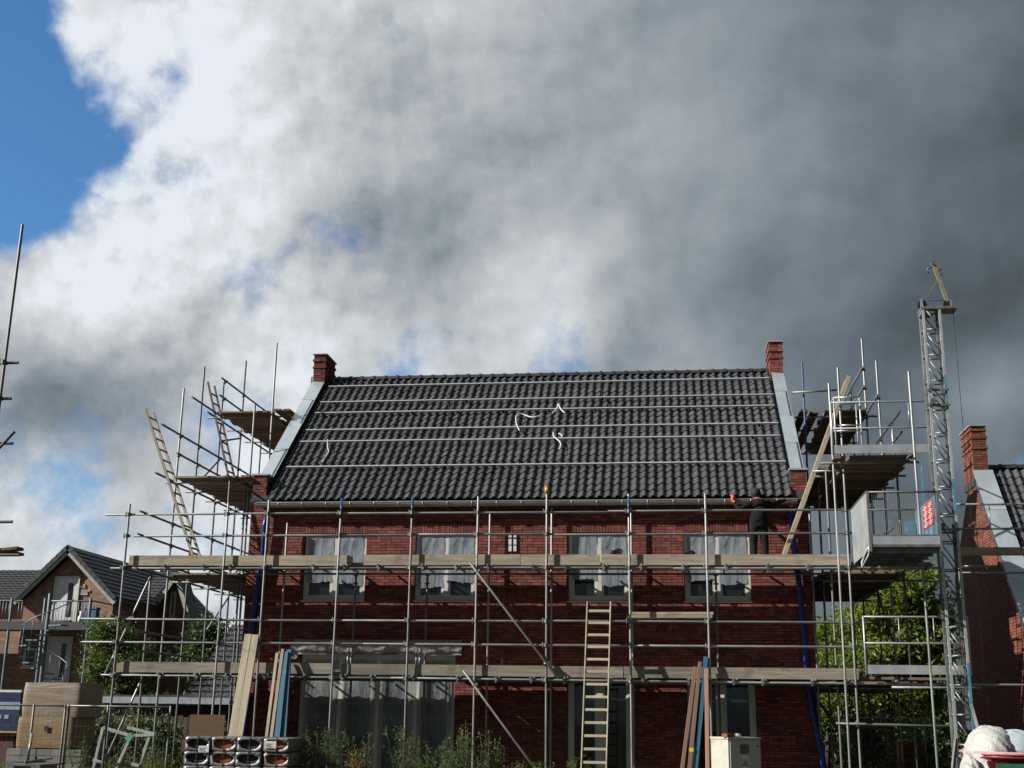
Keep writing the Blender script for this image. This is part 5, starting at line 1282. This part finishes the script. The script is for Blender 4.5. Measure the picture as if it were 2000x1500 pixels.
# ------------------------------------------------------------------ pallet goods behind the fence
IX0, IX1, IY = at(38, 1400, 22.5).x, at(153, 1400, 22.5).x, 22.5
BP = thing('paver_pallet', ((IX0 + IX1) / 2, IY + 0.5, 0), 'pallet of grey concrete pavers under the insulation packs', 'pallet')
PAV = mat('grey_paver', (0.20, 0.195, 0.18), 0.9, 0, 0.3, 5, bump=0.3, objrand=0.25)
for r in range(7):
    for c in range(5):
        w_ = (IX1 - IX0 + 0.3) / 5; x0 = IX0 - 0.15 + c * w_
        part('paver', PAV, BP, lambda q, x0=x0, r=r, w_=w_: q.box(x0 + 0.006, x0 + w_ - 0.006, IY - 0.06 + 0.02 * random.random(), IY + 1.0, 0.13 + r * 0.12, 0.13 + r * 0.12 + 0.112))
for k in range(3): part('pallet_block', WOODG, BP, lambda q, k=k: q.box(IX0 - 0.15, IX1 + 0.15, IY + 0.05 + k * 0.38, IY + 0.15 + k * 0.38, 0.0, 0.10))
part('pallet_deck', WOODG, BP, lambda q: q.box(IX0 - 0.17, IX1 + 0.17, IY - 0.05, IY + 1.0, 0.102, 0.125))
zt = at(95, 1333, IY).z; z0 = 0.982; zm = z0 + (zt - z0) * 0.47
def softpack(x0, x1, z0, z1, m, label, bulge):
    q = MB(); nu, nv = 10, 6; n = 4 * nu; vs = []; per = []
    for k in range(n):
        a = 2 * math.pi * k / n; ca_, sa_ = math.cos(a), math.sin(a); per.append((abs(ca_) ** 0.14 * (1 if ca_ > 0 else -1), abs(sa_) ** 0.14 * (1 if sa_ > 0 else -1)))
    for j in range(nv + 1):
        t_ = j / nv; s = 1 + bulge * math.sin(math.pi * t_) - (0.008 if j in (0, nv) else 0)
        for px_, py_ in per: vs.append(((x0 + x1) / 2 + px_ * (x1 - x0) / 2 * s, IY + 0.5 + py_ * 0.48 * s, z0 + (z1 - z0) * t_ + random.uniform(-0.004, 0.004)))
    q.add(vs, [(j * n + k, j * n + (k + 1) % n, (j + 1) * n + (k + 1) % n, (j + 1) * n + k) for j in range(nv) for k in range(n)] + [tuple(nv * n + k for k in range(n)), tuple(reversed(range(n)))], 0, False)
    return tag(q.build('insulation_pack', m), label, 'insulation')
INS1 = mat('beige_wrapped_pack', (0.31, 0.25, 0.20), 0.42, 0, 0.2, 3, (0.5, 0.5, 4), 0.4, 9, hue=(0.26, 0.20, 0.14), bdist=0.02)
INS2 = mat('ochre_wrapped_pack', (0.25, 0.175, 0.08), 0.45, 0, 0.2, 3, (0.5, 0.5, 4), 0.4, 9, hue=(0.24, 0.15, 0.06), bdist=0.02)
lo = softpack(IX0 - 0.05, IX1 - 0.08, z0 + 0.003, zm, INS2, 'ochre wrapped insulation pack standing on the pavers under another pack', 0.012)
hi = softpack(IX0, IX1, zm + 0.003, zt, INS1, 'beige shrink wrapped insulation pack on top of the ochre one', 0.02)
part('printed_mark', BLACK, lo, lambda q: q.box(IX0 + 0.52, IX0 + 0.60, IY - 0.012, IY - 0.006, z0 + 0.30, z0 + 0.40))
# blue trailer beside the pallet
TX_0, TX_1, TY = at(-140, 1400, 25.5).x, at(36, 1400, 25.5).x, 25.5
TR = thing('box_trailer', ((TX_0 + TX_1) / 2, TY + 1, 0), 'dark blue box trailer with pale stripes beside the wrapped insulation packs', 'trailer')
zz_ = lambda y: at(20, y, TY).z
part('body', mat('trailer_blue', (0.012, 0.028, 0.085), 0.4), TR, lambda q: q.box(TX_0, TX_1, TY, TY + 2, zz_(1432), zz_(1352)))
for (a, b, m) in ((1352, 1347.5, WHITE), (1386, 1371, mat('trailer_stripe', (0.28, 0.36, 0.45), 0.5)), (1431.5, 1428, MATS['ochre_board'])):
    part('stripe', m, TR, lambda q, a=a, b=b: q.box(TX_0 - 0.004, TX_1 + 0.004, TY - 0.006, TY + 2.004, zz_(a), zz_(b)))
part('underframe', mat('trailer_red', (0.08, 0.02, 0.018), 0.7), TR, lambda q: q.box(TX_0 + 0.1, TX_1 - 0.1, TY + 0.1, TY + 1.9, 0.35, zz_(1432) - 0.003))
for x in (TX_0 + 0.5, TX_1 - 0.6): part('wheel', BLACK, TR, lambda q, x=x: q.tube((x, TY + 0.05, 0.33), (x, TY + 0.25, 0.33), 0.33, 16))
part('lettering', MATS['trailer_stripe'], TR, lambda q: [q.box(TX_1 - 1.6 + k * 0.16, TX_1 - 1.6 + k * 0.16 + 0.1, TY - 0.008, TY - 0.004, zz_(1404), zz_(1396)) for k in range(9)])
# temporary fence panels
def fence_panel(x0, x1, y, z1, label, posts, nx, nz, r=0.0022, m=STEELD):
    Fp = thing('mesh_fence', ((x0 + x1) / 2, y, 0), label, 'fence', 'temporary mesh fence panels')
    tube('top_rail', (x0, y, z1), (x1, y, z1), Fp, 0.017, m); tube('bottom_rail', (x0, y, 0.12), (x1, y, 0.12), Fp, 0.017, m)
    for x in posts: tube('post', (x, y, 0.0), (x, y, z1 + 0.02), Fp, 0.02, m)
    q = MB(); mesh_panel(q, x0, x1, y, 0.12, z1, nx, nz, r); q.build('wire_mesh', m, Fp, 'stuff'); return Fp
yf = 20.0; zf = at(100, 1378, yf).z
fence_panel(at(-120, 1378, yf).x, at(125, 1378, yf).x, yf, zf, 'dark mesh fence panel in front of the insulation packs', [at(x, 1420, yf).x for x in (-118, 62, 124)], 26, 10, 0.0016)
fence_panel(at(128, 1378, yf).x, at(330, 1383, yf).x, yf + 0.05, zf, 'dark mesh fence panel in front of the weeds and wooden fence', [at(x, 1420, yf).x for x in (128, 205, 328)], 26, 10, 0.0016)
yf = 33.0; zf = at(1660, 1402, yf).z
fence_panel(at(1592, 1402, yf).x, at(1810, 1402, yf).x, yf, zf, 'grey mesh fence panel in the passage under the leafy tree', [at(x, 1450, yf).x for x in (1592, 1702, 1808)], 34, 8, 0.004, STEEL)
# heap of pale trestle frames
TG = mat('mint_white_paint', (0.36, 0.40, 0.36), 0.6, 0, 0.2, 5, stain=(0.10, 0.30, 0.22), stain_amt=0.6)
yt = 20.6; TRS = thing('trestle', (at(255, 1480, yt).x, yt, 0), 'pale mint folding trestle standing askew in the weeds', 'trestle')
for a, b, dy in (((202, 1421), (258, 1438), 0.0), ((249, 1421), (302, 1434), 0.35), ((258, 1437), (302, 1435), 0.2), ((255, 1441), (222, 1514), 0.0), ((292, 1440), (266, 1516), 0.35), ((182, 1484), (204, 1492), 0.0), ((243, 1488), (272, 1496), 0.3), ((202, 1421), (180, 1514), 0.1)):
    board('bar', at(*a, yt + dy), at(*b, yt + dy), 0.05, 0.05, TRS, TG)
part('bracket', mat('green_bracket', (0.12, 0.38, 0.28), 0.5), TRS, lambda q: q.beam(at(248, 1446, yt - 0.03), at(259, 1434, yt - 0.03), 0.04, 0.10))
# heaped steel offcuts by the fence foot
for k, (a, b) in enumerate((((12, 1492), (112, 1494)), ((60, 1484), (104, 1488)), ((62, 1476), (100, 1490)))):
    y = 18.6; p = at(*a, y); q2 = at(*b, y)
o = part('site_bench', mat('wet_sheet', (0.20, 0.22, 0.23), 0.3, 0.5), None, lambda q: (q.box(at(22, 1493, 18.6).x, at(85, 1493, 18.6).x, 18.5, 19.2, at(60, 1496, 18.6).z, at(60, 1492.5, 18.6).z), q.box(at(26, 1493, 18.6).x, at(30, 1493, 18.6).x, 18.6, 19.1, 0, at(60, 1496, 18.6).z), q.box(at(78, 1493, 18.6).x, at(82, 1493, 18.6).x, 18.6, 19.1, 0, at(60, 1496, 18.6).z)))
tag(o, 'low grey sheet metal bench at the foot of the mesh fence', 'bench'); btop = at(60, 1492.5, 18.6).z
for k, (x0, x1, dz) in enumerate(((48, 88, 0.02), (58, 102, 0.06))):
    a = at(x0, 1490, 18.75 + 0.1 * k); b = at(x1, 1490, 18.95); o = board('steel_bar', (a.x, a.y, btop + 0.022), (b.x, b.y, btop + 0.022 + dz), 0.05, 0.04, None, STEELD); tag(o, ['flat dark steel bar lying on the sheet metal bench', 'tilted dark steel bar jutting off the sheet metal bench'][k], 'steel bar')
p0 = at(52, 1493, 18.8); tag(tube('steel_post', (p0.x, 18.8, btop), (at(60, 1432, 18.8).x, 18.85, at(60, 1432, 18.8).z), None, 0.02), 'thin grey steel post standing on the sheet metal bench', 'post')
# ------------------------------------------------------------------ skip with rubbish at the other edge
SKY_, SX = 14.6, at(1926, 1490, 14.6).x
SK = thing('rubbish_skip', (SX + 1.1, SKY_ + 0.8, 0), 'red plastic tub with a pale rim holding white bags', 'tub'); zsk = at(1960, 1482, SKY_).z
REDP = mat('red_tub_plastic', (0.30, 0.025, 0.03), 0.45, 0, 0.15, 3)
q = MB(); n = 24; rings = []
for (s, z) in ((0.86, 0.0), (1.0, zsk), (1.03, zsk), (1.03, zsk + 0.03), (0.97, zsk + 0.03), (0.95, zsk - 0.2)):
    rings.append([(SX + 1.05 + math.copysign(abs(math.cos(a)) ** 0.5, math.cos(a)) * 1.05 * s, SKY_ + 0.75 + math.copysign(abs(math.sin(a)) ** 0.5, math.sin(a)) * 0.75 * s, z) for a in [2 * math.pi * k / n for k in range(n)]])
q.add(sum(rings, []), [(j * n + k, j * n + (k + 1) % n, (j + 1) * n + (k + 1) % n, (j + 1) * n + k) for j in range(5) for k in range(n)] + [tuple(5 * n + k for k in range(n))], 0, True); q.build('tub', REDP, SK)
part('rim', mat('pink_rim', (0.55, 0.25, 0.27), 0.5), SK, lambda q: q.path([Vector(r) + Vector((0, 0, 0.02)) for r in rings[3]] + [Vector(rings[3][0]) + Vector((0, 0, 0.02))], 0.022, 6))
part('green_panel', mat('green_print', (0.02, 0.16, 0.07), 0.5), SK, lambda q: q.box(SX + 0.10, SX + 0.55, SKY_ - 0.03, SKY_ - 0.012, zsk - 0.5, zsk - 0.05))
def crumple(name, c, rx, ry, rz, m, label, cat, seed, amp=0.17, fl=0.0):
    rg = np.random.default_rng(seed); nu, nv = 44, 26; vs = []; ph = rg.uniform(0, 6.28, 14); fr = rg.uniform(2, 9, (14, 3))
    for j in range(nv + 1):
        v = math.pi * j / nv
        for i in range(nu):
            a = 2 * math.pi * i / nu; d = np.array([math.sin(v) * math.cos(a), math.sin(v) * math.sin(a), math.cos(v)])
            k = 1 + amp * sum(abs(math.sin(fr[t_] @ d + ph[t_])) - 0.6 for t_ in range(14)) / 4.5
            vs.append((c[0] + d[0] * rx * k, c[1] + d[1] * ry * k, max(c[2] + d[2] * rz * k, fl)))
    q = MB(); q.add(vs, [(j * nu + i, (j + 1) * nu + i, (j + 1) * nu + (i + 1) % nu, j * nu + (i + 1) % nu) for j in range(nv) for i in range(nu)], 0, True)
    return tag(q.build(name, m), label, cat)
BAGW = mat('white_bag_plastic', (0.50, 0.49, 0.47), 0.45, 0, 0.15, 3, bump=0.8, bscale=5, bdist=0.06, stain=(0.42, 0.40, 0.38), stain_amt=0.5)
a = at(1938, 1462, 15.1); crumple('rubbish_bag', (a.x, 15.2, a.z - 0.10), 0.27, 0.4, 0.34, BAGW, 'large crumpled white rubbish bag heaped at the edge of the red tub', 'bag', 3)
a = at(1985, 1462, 15.2); crumple('rubbish_bag', (a.x, 15.3, a.z - 0.02), 0.34, 0.4, 0.22, mat('pale_blue_bag', (0.42, 0.48, 0.54), 0.4, 0, 0.2, 3, stain=(0.03, 0.05, 0.10), stain_amt=0.7), 'pale blue rubbish bag with dark folds lying in the red tub', 'bag', 5)
a = at(1905, 1495, 14.75); crumple('rubbish_bag', (a.x - 0.02, 14.95, 0.66), 0.16, 0.3, 0.62, BAGW, 'tall white sack standing on the ground against the red tub', 'bag', 8, 0.14)
# ------------------------------------------------------------------ the worker
def person():
    O = Vector((1.88, 25.74, 4.733)); P = {}
    def V(n, x, y, z, r): P[n] = (O + Vector((x, y, z)), r)
    V('pel', 0, 0, 0.88, (0.175, 0.125)); V('wst', 0.01, 0.01, 1.03, (0.185, 0.125)); V('chs', 0.02, 0.05, 1.20, (0.205, 0.13)); V('shc', 0.02, 0.08, 1.315, (0.12, 0.09))
    V('nck', 0.0, 0.11, 1.385, 0.056); V('hd1', -0.02, 0.145, 1.45, 0.075); V('hd2', -0.025, 0.16, 1.525, 0.088); V('hd3', -0.025, 0.155, 1.575, 0.06)
    V('nos', -0.03, 0.255, 1.50, 0.014)
    for s, n in ((-1, 'l'), (1, 'r')):
        V('hip' + n, 0.095 * s, 0.0, 0.82, 0.115); V('kne' + n, 0.115 * s, 0.03, 0.45, 0.084); V('ank' + n, 0.12 * s, -0.02, 0.09, 0.062); V('too' + n, 0.135 * s, 0.14, 0.035, 0.034); V('hee' + n, 0.12 * s, -0.06, 0.035, 0.036)
        V('ear' + n, -0.025 + 0.095 * s, 0.14, 1.505, 0.012)
    V('shl', -0.185, 0.07, 1.265, 0.078); V('ell', -0.385, 0.04, 1.15, 0.060); V('wrl', -0.47, 0.2, 1.33, 0.034); V('pal', -0.485, 0.235, 1.40, 0.030)
    V('shr', 0.21, 0.09, 1.275, 0.078); V('elr', 0.40, 0.14, 1.31, 0.060); V('wrr', 0.57, 0.25, 1.385, 0.033); V('par', 0.635, 0.28, 1.40, 0.030)
    E_ = [('pel', 'wst'), ('wst', 'chs'), ('chs', 'shc'), ('shc', 'nck'), ('nck', 'hd1'), ('hd1', 'hd2'), ('hd2', 'hd3'), ('hd2', 'nos'), ('hd2', 'earl'), ('hd2', 'earr')]
    for n in 'lr': E_ += [('pel', 'hip' + n), ('hip' + n, 'kne' + n), ('kne' + n, 'ank' + n), ('ank' + n, 'too' + n), ('ank' + n, 'hee' + n), ('shc', 'sh' + n), ('sh' + n, 'el' + n), ('el' + n, 'wr' + n), ('wr' + n, 'pa' + n)]
    for n, d in (('l', Vector((-0.1, 0.35, 0.93))), ('r', Vector((0.9, 0.4, 0.05)))):
        base = P['pa' + n][0] - O; d.normalize(); sd_ = d.cross(Vector((0, 1, 0) if n == 'l' else (0, 0, 1))).normalized()
        for k, ln in enumerate((0.068, 0.078, 0.072, 0.058)):
            r0 = base + sd_ * (k - 1.5) * 0.021 + d * 0.025; V(f'f{n}{k}a', *r0, 0.0095); V(f'f{n}{k}b', *(r0 + d * ln * 0.55 + Vector((0, 0.012, -0.008))), 0.0085); V(f'f{n}{k}c', *(r0 + d * ln + Vector((0, 0.02, -0.03))), 0.0075)
            E_ += [('pa' + n, f'f{n}{k}a'), (f'f{n}{k}a', f'f{n}{k}b'), (f'f{n}{k}b', f'f{n}{k}c')]
        r0 = base - sd_ * 0.04 - d * 0.01; V(f't{n}a', *r0, 0.010); V(f't{n}b', *(r0 - sd_ * 0.02 + d * 0.045), 0.0085); E_ += [('pa' + n, f't{n}a'), (f't{n}a', f't{n}b')]
    names = list(P); idx = {n: i for i, n in enumerate(names)}
    me = bpy.data.meshes.new('person_skeleton'); me.from_pydata([P[n][0] - O for n in names], [(idx[a], idx[b]) for a, b in E_], [])
    ob = bpy.data.objects.new('person_build', me); COL.objects.link(ob)
    md = ob.modifiers.new('skin', 'SKIN'); md.use_smooth_shade = True
    sv = me.skin_vertices[0].data
    for n in names:
        r = P[n][1]; sv[idx[n]].radius = r if isinstance(r, tuple) else (r, r)
        sv[idx[n]].use_root = n == 'pel'
    ob.modifiers.new('sub', 'SUBSURF').levels = 2
    ob.modifiers['sub'].render_levels = 2
    dg = bpy.context.evaluated_depsgraph_get(); dg.update()
    fin = bpy.data.meshes.new_from_object(ob.evaluated_get(dg)); bpy.data.objects.remove(ob)
    fin.materials.clear()
    for m in (mat('black_workwear', (0.010, 0.010, 0.011), 0.95, 0, 0.3, 12, spec=0.15, bump=0.5, bscale=14, bdist=0.02), mat('skin', (0.34, 0.19, 0.13), 0.55, 0, 0.08), mat('work_boot', (0.012, 0.011, 0.010), 0.6), mat('dark_trousers', (0.014, 0.014, 0.017), 0.95, 0, 0.25, 12, spec=0.15, bump=0.4, bscale=14, bdist=0.02), mat('orange_glove', (0.72, 0.14, 0.035), 0.6, 0, 0.1)): fin.materials.append(m)
    wl, wr_ = P['wrl'][0] - O, P['wrr'][0] - O
    for p in fin.polygons:
        c = p.center; i = 0
        if c.z < 0.11: i = 2
        elif c.z < 0.86: i = 3
        if c.z > 1.385 and abs(c.x + 0.02) < 0.13: i = 1
        if c.x < -0.40 and c.z > 1.345: i = 4
        if c.x > 0.60: i = 1
        p.material_index = i; p.use_smooth = True
    ob = bpy.data.objects.new('person', fin); ob.location = O; COL.objects.link(ob)
    tag(ob, 'worker in black clothes standing on the work deck, reaching along the gutter', 'person')
    # hair
    q = MB(); nu, nv = 26, 16; rg = np.random.default_rng(4); vs = []
    for j in range(nv + 1):
        v = math.pi * 0.70 * j / nv
        for i in range(nu):
            a = 2 * math.pi * i / nu; d = Vector((math.sin(v) * math.cos(a), math.sin(v) * math.sin(a), math.cos(v))); k = 1 + rg.uniform(-0.09, 0.09)
            y = d.y * 0.118 * k
            vs.append(O + Vector((-0.025 + d.x * 0.108 * k, 0.145 + min(y, 0.075), 1.515 + d.z * 0.122 * k)))
    q.add(vs, [(j * nu + i, (j + 1) * nu + i, (j + 1) * nu + (i + 1) % nu, j * nu + (i + 1) % nu) for j in range(nv) for i in range(nu)], 0, True); q.build('hair', mat('dark_brown_hair', (0.022, 0.010, 0.007), 0.75, 0, 0.4, 30, bump=0.6), ob)
    for s in (-1, 1): part('eye', WHITE, ob, lambda q, s=s: q.path([O + Vector((-0.025 + 0.033 * s, 0.225, 1.515)), O + Vector((-0.025 + 0.033 * s, 0.243, 1.515))], [0.013, 0.006], 8))
    # jacket hem over the trousers
    q = MB(); n = 24; rr_ = []
    for z, ax, ay in ((0.79, 0.186, 0.142), (0.88, 0.184, 0.140), (0.96, 0.176, 0.130), (1.04, 0.150, 0.105)):
        rr_ += [O + Vector((0.005 + ax * math.cos(2 * math.pi * k / n) * (1 + 0.03 * math.sin(k * 2.3)), 0.005 + ay * math.sin(2 * math.pi * k / n) * (1 + 0.04 * math.sin(k * 3.1)), z + 0.012 * math.sin(k * 1.7))) for k in range(n)]
    q.add(rr_, [(j * n + k, j * n + (k + 1) % n, (j + 1) * n + (k + 1) % n, (j + 1) * n + k) for j in range(3) for k in range(n)], 0, True); q.build('jacket_hem', MATS['black_workwear'], ob)
    # the orange cloth in the gloved hand
    h = P['pal'][0]
    o = part('orange_cloth', MATS['orange_glove'], None, lambda q: q.path([h + Vector((-0.015, -0.01, -0.08)), h + Vector((-0.01, 0.0, -0.03)), h + Vector((0.0, 0.0, 0.02)), h + Vector((-0.01, 0.01, 0.08)), h + Vector((-0.05, 0.02, 0.11))], [0.01, 0.045, 0.06, 0.05, 0.012], 8, flat=0.7))
    tag(o, 'bright orange cloth held up by the worker in black', 'cloth')
person()
# ------------------------------------------------------------------ trees and shrubs
def tree(name, base, hgt, cpts, n, size, m, label, trunk_r=0.12, clump=0.42, nclump=60, cat='tree', group=None):
    """cpts: crown lobes (centre, radii); leaves gather in clumps spread through the lobes"""
    T = thing(name, base, label, cat, group); base = Vector(base)
    top = Vector((base.x, base.y, base.z + hgt))
    q = MB(); q.path([base, base.lerp(top, 0.35) + Vector((0.08, 0, 0)), base.lerp(top, 0.7) + Vector((-0.06, 0.05, 0)), top], [trunk_r, trunk_r * 0.8, trunk_r * 0.5, trunk_r * 0.15], 8)
    cl = []
    for (c, r) in cpts:
        for k in range(max(3, int(nclump * r[0] * r[2] / sum(rr[0] * rr[2] for _, rr in cpts)))):
            d = RNG.normal(size=3); d /= np.linalg.norm(d); rad = RNG.random() ** 0.45
            cl.append((np.array(c) + d * np.array(r) * rad, d))
    for c, d in cl[::3]:
        c = Vector(c); s = base.lerp(top, min(0.92, max(0.25, (c.z - base.z) / hgt * 0.75)))
        q.path([s, s.lerp(c, 0.55) + Vector((0, 0, 0.1)), c], [trunk_r * 0.32, trunk_r * 0.2, 0.008], 5)
    q.build('trunk', BARK, T)
    q = MB(); per = n // len(cl); cc = []
    for c, d in cl: cc.append(c + RNG.normal(size=(per, 3)) * clump * np.array([1, 1, 0.75]) * RNG.uniform(0.6, 1.2))
    leaves(q, np.concatenate(cc), size, 0, 0.35); q.build('crown', m, T, 'stuff'); return T
mat_conifer = leafmat('yellowish_conifer', (0.050, 0.080, 0.016), (0.095, 0.125, 0.025), 0.25)
def lobe(px, py, rx, rz, Y, ry=None):
    c = at(px, py, Y); k = Y / FPX; return (tuple(c), (rx * k, (ry or rx) * k, rz * k))
Y = 41.0
b = at(1735, 1480, Y); tree('walnut_tree', (b.x, Y, 0), 6.2, [lobe(1760, 1180, 85, 75, Y), lobe(1700, 1260, 90, 60, Y), lobe(1800, 1290, 55, 70, Y), lobe(1640, 1290, 55, 55, Y), lobe(1740, 1370, 90, 35, Y)], 26000, 0.19, LEAF, 'large leafy tree filling the passage behind the scaffold and mesh fence', 0.2, 0.34, 76)
b = at(1612, 1440, 39); tree('young_tree', (b.x, 39, 0), 3.4, [lobe(1625, 1345, 45, 60, 39), lobe(1675, 1385, 40, 40, 39)], 7000, 0.16, LEAF, 'smaller leafy tree close to the rear corner of the brick house', 0.09, 0.3, 40)
Y = 44.0
b = at(228, 1380, Y); tree('conifer', (b.x, Y, 0), 4.6, [lobe(222, 1255, 42, 38, Y), lobe(235, 1300, 62, 40, Y), lobe(225, 1345, 55, 30, Y), lobe(210, 1228, 22, 14, Y)], 24000, 0.11, mat_conifer, 'broad dark green conifer in front of the apartment house corner', 0.16, 0.28, 110)
b = at(400, 1380, 52); tree('young_tree', (b.x, 52, 0), 5.0, [lobe(402, 1235, 22, 26, 52), lobe(392, 1285, 24, 34, 52)], 5000, 0.2, LEAFD, 'slim dark tree between the slit window gable and the low house', 0.12, 0.3, 40)
for k, (px, py, rx, rz, Y, lab) in enumerate(((190, 1440, 30, 36, 30, 'dark rounded shrub beside the insulation packs'), (300, 1440, 45, 26, 30.5, 'spreading dark shrub behind the pale trestle'), (420, 1445, 30, 20, 31, 'low dark shrub behind the plywood sheet'), (1700, 1440, 60, 40, 37, 'dark shrub behind the grey mesh fence'), (1800, 1470, 40, 30, 35, 'low dark shrub beside the foot of the hoist mast'))):
    b = at(px, 1490, Y); tree('shrub', (b.x, Y, 0), at(px, py - rz, Y).z * 0.9, [lobe(px, py, rx, rz, Y), lobe(px, py + rz, rx * 1.1, rz, Y)], 3500, 0.12, LEAFD, lab, 0.05, 0.22, 34, 'shrub', None)
# hedge closing the far end of the passage
q = MB(); x0, x1 = at(1560, 1400, 50).x, at(1905, 1400, 50).x
C = np.stack([RNG.uniform(x0, x1, 9000), RNG.uniform(49.4, 50.6, 9000), RNG.uniform(0, 2.7, 9000) + 0.25 * np.sin(RNG.uniform(0, 6, 9000))], 1)
leaves(q, C, 0.24); q.box(x0, x1, 49.7, 50.3, 0, 2.4, 0)
hd = q.build('hedge', LEAFD); tag(hd, 'tall dark hedge closing the far end of the passage', 'hedge')
q = MB(); x0, x1 = at(140, 1400, 47).x, at(480, 1400, 47).x
C = np.stack([RNG.uniform(x0, x1, 7000), RNG.uniform(46.4, 47.6, 7000), RNG.uniform(0, 2.3, 7000)], 1)
leaves(q, C, 0.24); q.box(x0, x1, 46.7, 47.3, 0, 2.0, 0); hd = q.build('hedge', LEAFD); tag(hd, 'dark hedge behind the carport below the conifer', 'hedge')
# stack of orange bricks behind the passage fence
bs = thing('brick_stack', (at(1780, 1480, 34.5).x, 34.5, 0), 'stack of bright orange bricks behind the fence at the foot of the hoist', 'bricks')
x0, x1, zt = at(1757, 1480, 34.5).x, at(1806, 1480, 34.5).x, at(1780, 1452, 34.5).z
for r in range(int(zt / 0.075)):
    for c in range(3):
        w_ = (x1 - x0) / 3; part('brick', BRICKO, bs, lambda q, r=r, c=c, w_=w_: q.box(x0 + c * w_ + 0.006, x0 + (c + 1) * w_ - 0.006, 34.5 + 0.01 * random.random(), 34.9, r * 0.075, r * 0.075 + 0.068))
# ------------------------------------------------------------------ weeds in front of the wall
def weed(px, py, Y, label, m=WEED, spread=0.3, nst=7, group='weeds in front of the bay window', leaf=0.052):
    top = at(px, py, Y); h = top.z; W_ = thing('weed', (top.x, Y, 0), label, 'plant', group); q = MB(); L_ = MB(); cs = []
    for s in range(nst):
        a = random.uniform(0, 6.28); l = random.uniform(0.6, 1.0) if s else 1.0; sp = spread * random.uniform(0.2, 1.0) * (1 if s else 0.1)
        pts = []
        for k in range(6):
            t_ = k / 5; pts.append(Vector((top.x + math.cos(a) * sp * t_ ** 1.4, Y + math.sin(a) * sp * 0.7 * t_ ** 1.4, h * l * t_ - 0.06 * sp * t_ * t_)))
        q.path(pts, [0.008, 0.007, 0.006, 0.005, 0.004, 0.002], 5)
        for k in range(46):
            t_ = random.uniform(0.18, 1.0); i = min(int(t_ * 5), 4); p = pts[i].lerp(pts[i + 1], t_ * 5 - i); r = 0.11 * (1.15 - t_)
            cs.append((p.x + random.gauss(0, r), p.y + random.gauss(0, r), max(p.z + random.gauss(0, 0.05), 0.02)))
        for k in range(5):            # side sprigs
            t_ = random.uniform(0.35, 0.95); i = min(int(t_ * 5), 4); p = pts[i].lerp(pts[i + 1], t_ * 5 - i); b_ = random.uniform(0, 6.28); e = p + Vector((math.cos(b_) * 0.16, math.sin(b_) * 0.16, random.uniform(0.03, 0.14))); q.path([p, e], [0.004, 0.002], 4)
            for j in range(9): pp = p.lerp(e, j / 8); cs.append((pp.x + random.gauss(0, 0.014), pp.y + random.gauss(0, 0.014), pp.z + random.gauss(0, 0.014)))
    q.build('stems', mat('weed_stem', (0.10, 0.12, 0.04), 0.7), W_); leaves(L_, cs, leaf, 0, 0.1, 0.5, 0.34); L_.build('leaves', m, W_, 'stuff'); return W_
WL = 'tall feathery green weed between the dried red weeds and the long diagonal brace'
for px, py in ((600, 1425), (632, 1420), (660, 1402), (690, 1440), (720, 1432), (580, 1455)): weed(px, py, 23.2 + random.uniform(-0.6, 0.5), 'tall feathery green weed close to the wrapped brick packs before the bay window')
for px, py in ((785, 1415), (800, 1440), (835, 1446), (868, 1440), (900, 1420), (912, 1406), (955, 1425), (975, 1450), (880, 1462), (940, 1465)): weed(px, py, 23.0 + random.uniform(-0.6, 0.6), WL, spread=0.35)
for px, py in ((695, 1468), (705, 1462)): weed(px, py, 22.6, 'reddish brown dried weed between green weeds in front of the bay window', WEEDR, 0.2, 5)
for px, py in ((1010, 1485), (1125, 1478), (1150, 1482), (1060, 1490)): weed(px, py, 24.2, 'low weed growing near the foot of the long timber ladder', WEED, 0.25, 5, 'weeds by the ladder')
for px, py in ((165, 1440), (185, 1455), (240, 1470), (300, 1450), (325, 1440), (345, 1455), (315, 1478), (150, 1475), (215, 1485)): weed(px, py, 22.5 + random.uniform(-1, 1.5), 'dark weed growing round the pale trestle and mesh fence', WEED, 0.35, 6, 'weeds round the trestle')
for px, py in ((1720, 1485), (1755, 1480), (1690, 1490), (1830, 1478)): weed(px, py, 27 + random.uniform(-0.5, 1), 'weed growing in the passage under the scaffold', WEED, 0.35, 5, 'weeds in the passage')
# rough grass, nobody could count it
def grass(x0, x1, y0, y1, n, hmax, name_label):
    q = MB(); X = RNG.uniform(x0, x1, n); Yy = RNG.uniform(y0, y1, n); Hh = RNG.uniform(0.3, 1.0, n) ** 1.5 * hmax; A = RNG.uniform(0, 6.28, n); Ln = RNG.uniform(0.05, 0.35, n) * Hh
    for i in range(n):
        c, s = math.cos(A[i]), math.sin(A[i]); w_ = 0.009
        q.add([(X[i] - s * w_, Yy[i] + c * w_, -0.02), (X[i] + s * w_, Yy[i] - c * w_, -0.02), (X[i] + c * Ln[i] * 0.4, Yy[i] + s * Ln[i] * 0.4, Hh[i] * 0.65), (X[i] + c * Ln[i], Yy[i] + s * Ln[i], Hh[i])], [(0, 1, 2), (0, 2, 3)] if False else [(0, 1, 2), (1, 3, 2)])
    o = q.build('grass', GRASSM); o['kind'] = 'stuff'; tag(o, name_label, 'grass')
grass(-14.5, -8.0, 20.5, 33, 9000, 0.75, 'rough grass and undergrowth behind the mesh fence')
grass(-8.0, -2.5, 22.6, 24.8, 5000, 0.55, 'rough grass under the weeds in front of the bay')
grass(2.5, 7.0, 25, 34, 4000, 0.45, 'rough grass in the passage beside the brick house')
